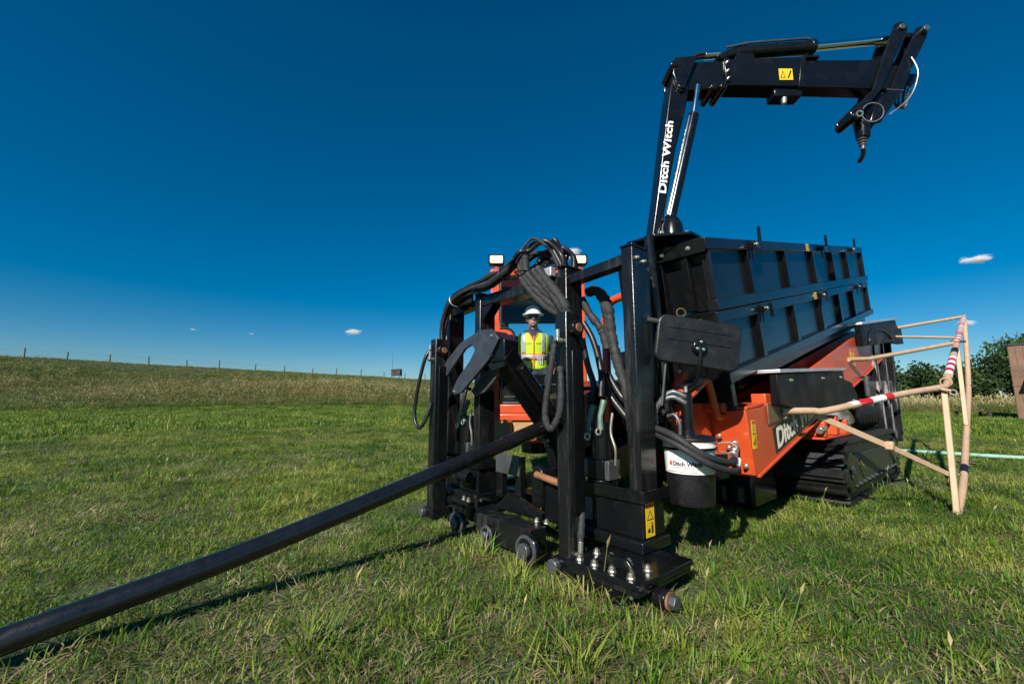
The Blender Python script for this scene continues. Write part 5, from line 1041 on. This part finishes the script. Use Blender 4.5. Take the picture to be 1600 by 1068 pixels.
b.ell((0.27, 5.345, 2.045), (0.076, 0.097, 0.105)); b.ell((0.27, 5.305, 1.975), (0.056, 0.062, 0.058)); b.ell((0.27, 5.268, 1.945), (0.026, 0.018, 0.02))
b.tube([(0.27, 5.252, 2.055), (0.27, 5.232, 2.015), (0.27, 5.245, 2.003)], [0.011, 0.016, 0.014], 8)
b.ell((0.27, 5.250, 1.975), (0.026, 0.012, 0.008))
for s in (-1, 1): b.ell((0.27+s*0.078, 5.355, 2.03), (0.012, 0.022, 0.034))
for a in ARMS: b.tube(spline(a, 4), [0.060-0.026*i/16 for i in range(17)], 12)
for l in LEGS: b.tube(spline(l, 4), [0.085-0.035*i/16 for i in range(17)], 12); b.tube([(l[-1][0], 5.07, 0.905), (l[-1][0], 4.96, 0.90), (l[-1][0], 4.90, 0.892)], [0.045, 0.042, 0.03], 12)
for a, s in zip(ARMS, (1, -1)):
    w = Vector(a[-1]); d = (w-Vector(a[-2])).normalized(); side = Vector((1, 0, 0)); dn = Vector((0, -0.2, -1))
    pc = w+d*0.05; b.ell(tuple(pc), (0.042, 0.052, 0.022))
    for k, ln in enumerate((0.066, 0.076, 0.072, 0.056)):
        r0 = pc+d*0.04+side*(0.028-0.0187*k); b.tube([tuple(r0), tuple(r0+d*ln*0.45+dn*0.008), tuple(r0+d*ln*0.75+dn*0.028), tuple(r0+d*ln*0.8+dn*0.05)], [0.0098, 0.0092, 0.0085, 0.007], 8)
    r0 = pc-side*s*0.034; b.tube([tuple(r0), tuple(r0-side*s*0.022+d*0.022), tuple(r0-side*s*0.024+d*0.048+dn*0.012)], [0.012, 0.011, 0.008], 8)
bo_ = b.build('body', 'skin', pe, 0)
md = bo_.modifiers.new('remesh', 'REMESH'); md.mode = 'VOXEL'; md.voxel_size = 0.006; md.use_smooth_shade = True
md = bo_.modifiers.new('smooth', 'SMOOTH'); md.iterations = 4; md.factor = 0.5
s_ = MB(pw); torso(s_, 0.010, 1.26, 1.90)
for a in ARMS: s_.tube(spline(a, 4)[:-1], [0.072-0.026*i/15 for i in range(16)], 12)
sh_ = s_.build('shirt', 'shirt', pe, 0); md = sh_.modifiers.new('remesh', 'REMESH'); md.mode = 'VOXEL'; md.voxel_size = 0.008; md.use_smooth_shade = True
for s in (-1, 1): MB(pw).plate([(0.27+s*0.008, 5.278, 1.872), (0.27+s*0.06, 5.30, 1.90), (0.27+s*0.065, 5.33, 1.935), (0.27+s*0.03, 5.285, 1.92)], (0, -0.012, 0)).build('collar', 'shirt', sh_, 0.003)
t_ = MB(pw)
for l in LEGS: t_.tube(spline(l, 4), [0.098-0.03*i/16 for i in range(17)], 12)
t_.ell((0.27, 5.38, 1.29), (0.19, 0.16, 0.10)); tr_ = t_.build('trousers', 'trousers', pe, 0); md = tr_.modifiers.new('remesh', 'REMESH'); md.mode = 'VOXEL'; md.voxel_size = 0.01; md.use_smooth_shade = True
for l in LEGS: MB(pw).tube([(l[-1][0], 5.10, 0.91), (l[-1][0], 5.0, 0.905), (l[-1][0], 4.90, 0.89)], [0.06, 0.056, 0.042], 14).build('boot', 'rubber', pe, 0)
v_ = MB(pw); torso(v_, 0.022, 1.385, 1.845, False)
ves = v_.build('safety_vest', 'vest', pe, 0)
md = ves.modifiers.new('solid', 'SOLIDIFY'); md.thickness = 0.006
sf = torso(MB(), 0.022)
def ribbon(xa, xb, zs, mat, off, nm):
    m = MB(pw); vs = []; nx = 6
    for z in zs:
        for i in range(nx+1): x = xa(z)+(xb(z)-xa(z))*i/nx; vs.append((x, sf(z, x, off)-0.002, z))
    m.add(vs, [(j*(nx+1)+i, j*(nx+1)+i+1, (j+1)*(nx+1)+i+1, (j+1)*(nx+1)+i) for j in range(len(zs)-1) for i in range(nx)]); o = m.build(nm, mat, ves, 0)
    md = o.modifiers.new('solid', 'SOLIDIFY'); md.thickness = 0.003; return o
ZS = np.linspace(1.39, 1.84, 14)
for s in (-1, 1): ribbon(lambda z: 0.27+s*0.125-0.024, lambda z: 0.27+s*0.125+0.024, np.linspace(1.575, 1.84, 10), 'vsilver', 0.003, 'shoulder_stripe')
def hoop(z0, z1, mat, off, nm): ribbon(lambda z: 0.27-0.178, lambda z: 0.27+0.178, np.linspace(z0, z1, 4), mat, off, nm)
hoop(1.490, 1.575, 'vorange', 0.003, 'waist_band'); hoop(1.505, 1.560, 'vsilver', 0.006, 'waist_stripe')
ribbon(lambda z: 0.262, lambda z: 0.278, np.linspace(1.39, 1.80, 10), 'vorange', 0.009, 'zip_tape')
for s in (-1, 1): ribbon(lambda z: 0.27+s*(0.004+(z-1.74)*0.55)-0.007, lambda z: 0.27+s*(0.004+(z-1.74)*0.55)+0.007, np.linspace(1.74, 1.845, 5), 'vorange', 0.005, 'neck_trim')
ribbon(lambda z: 0.27-0.0008-(z-1.735)*0.5, lambda z: 0.27+0.0008+(z-1.735)*0.5, np.linspace(1.735, 1.85, 5), 'shirt', 0.003, 'neck_opening')
for s in (-1, 1): ribbon(lambda z: 0.27+s*0.06-0.03, lambda z: 0.27+s*0.06+0.03, np.linspace(1.70, 1.708, 2), 'vorange', 0.004, 'pocket_trim')
for k in range(4): MB(pw).cyl((0.315+k*0.022, sf(1.46, 0.31+k*0.022)-0.008, 1.44), (0.315+k*0.022, sf(1.53, 0.31+k*0.022)-0.016, 1.535), 0.004, n=6).build('pen', 'letter', ves, 0)
h_ = MB(pw); n = 28; vs = []; rows = 9
for j in range(rows):
    ph = math.pi/2*j/(rows-1)
    for i in range(n): t = 2*math.pi*i/n; vs.append((0.27+0.112*math.cos(ph)**0.8*math.cos(t), 5.350+0.132*math.cos(ph)**0.8*math.sin(t), 2.085+0.125*math.sin(ph)))
h_.add(vs, [(j*n+i, j*n+(i+1) % n, (j+1)*n+(i+1) % n, (j+1)*n+i) for j in range(rows-1) for i in range(n)])
hat = h_.build('hard_hat', 'hat', pe, 0, angle=80)
br_ = MB(pw); br_.plate([(0.27+0.138*math.cos(2*math.pi*i/32), 5.345+(0.185 if math.sin(2*math.pi*i/32) < 0 else 0.15)*math.sin(2*math.pi*i/32), 2.082-0.012*(math.sin(2*math.pi*i/32) < -0.5)) for i in range(32)], (0, 0, 0.010)); br_.build('brim', 'hat', hat, 0.003)
MB(pw).tube(spline([(0.27, 5.225, 2.11), (0.27, 5.245, 2.16), (0.27, 5.30, 2.205), (0.27, 5.36, 2.215), (0.27, 5.44, 2.185)]), 0.010, 8).build('hat_ridge', 'hat', hat, 0)
g_ = MB(pw)
for s in (-1, 1): g_.plate([(0.27+s*0.006, 5.240, 2.035), (0.27+s*0.010, 5.242, 2.062), (0.27+s*0.060, 5.262, 2.064), (0.27+s*0.064, 5.268, 2.040), (0.27+s*0.040, 5.252, 2.022)], (0, 0.006, 0)); g_.beam((0.27+s*0.062, 5.268, 2.056), (0.27+s*0.082, 5.35, 2.05), 0.004, 0.010)
g_.beam((0.27-0.012, 5.240, 2.056), (0.27+0.012, 5.240, 2.056), 0.006, 0.008); g_.build('sunglasses', 'hose', pe, 0)
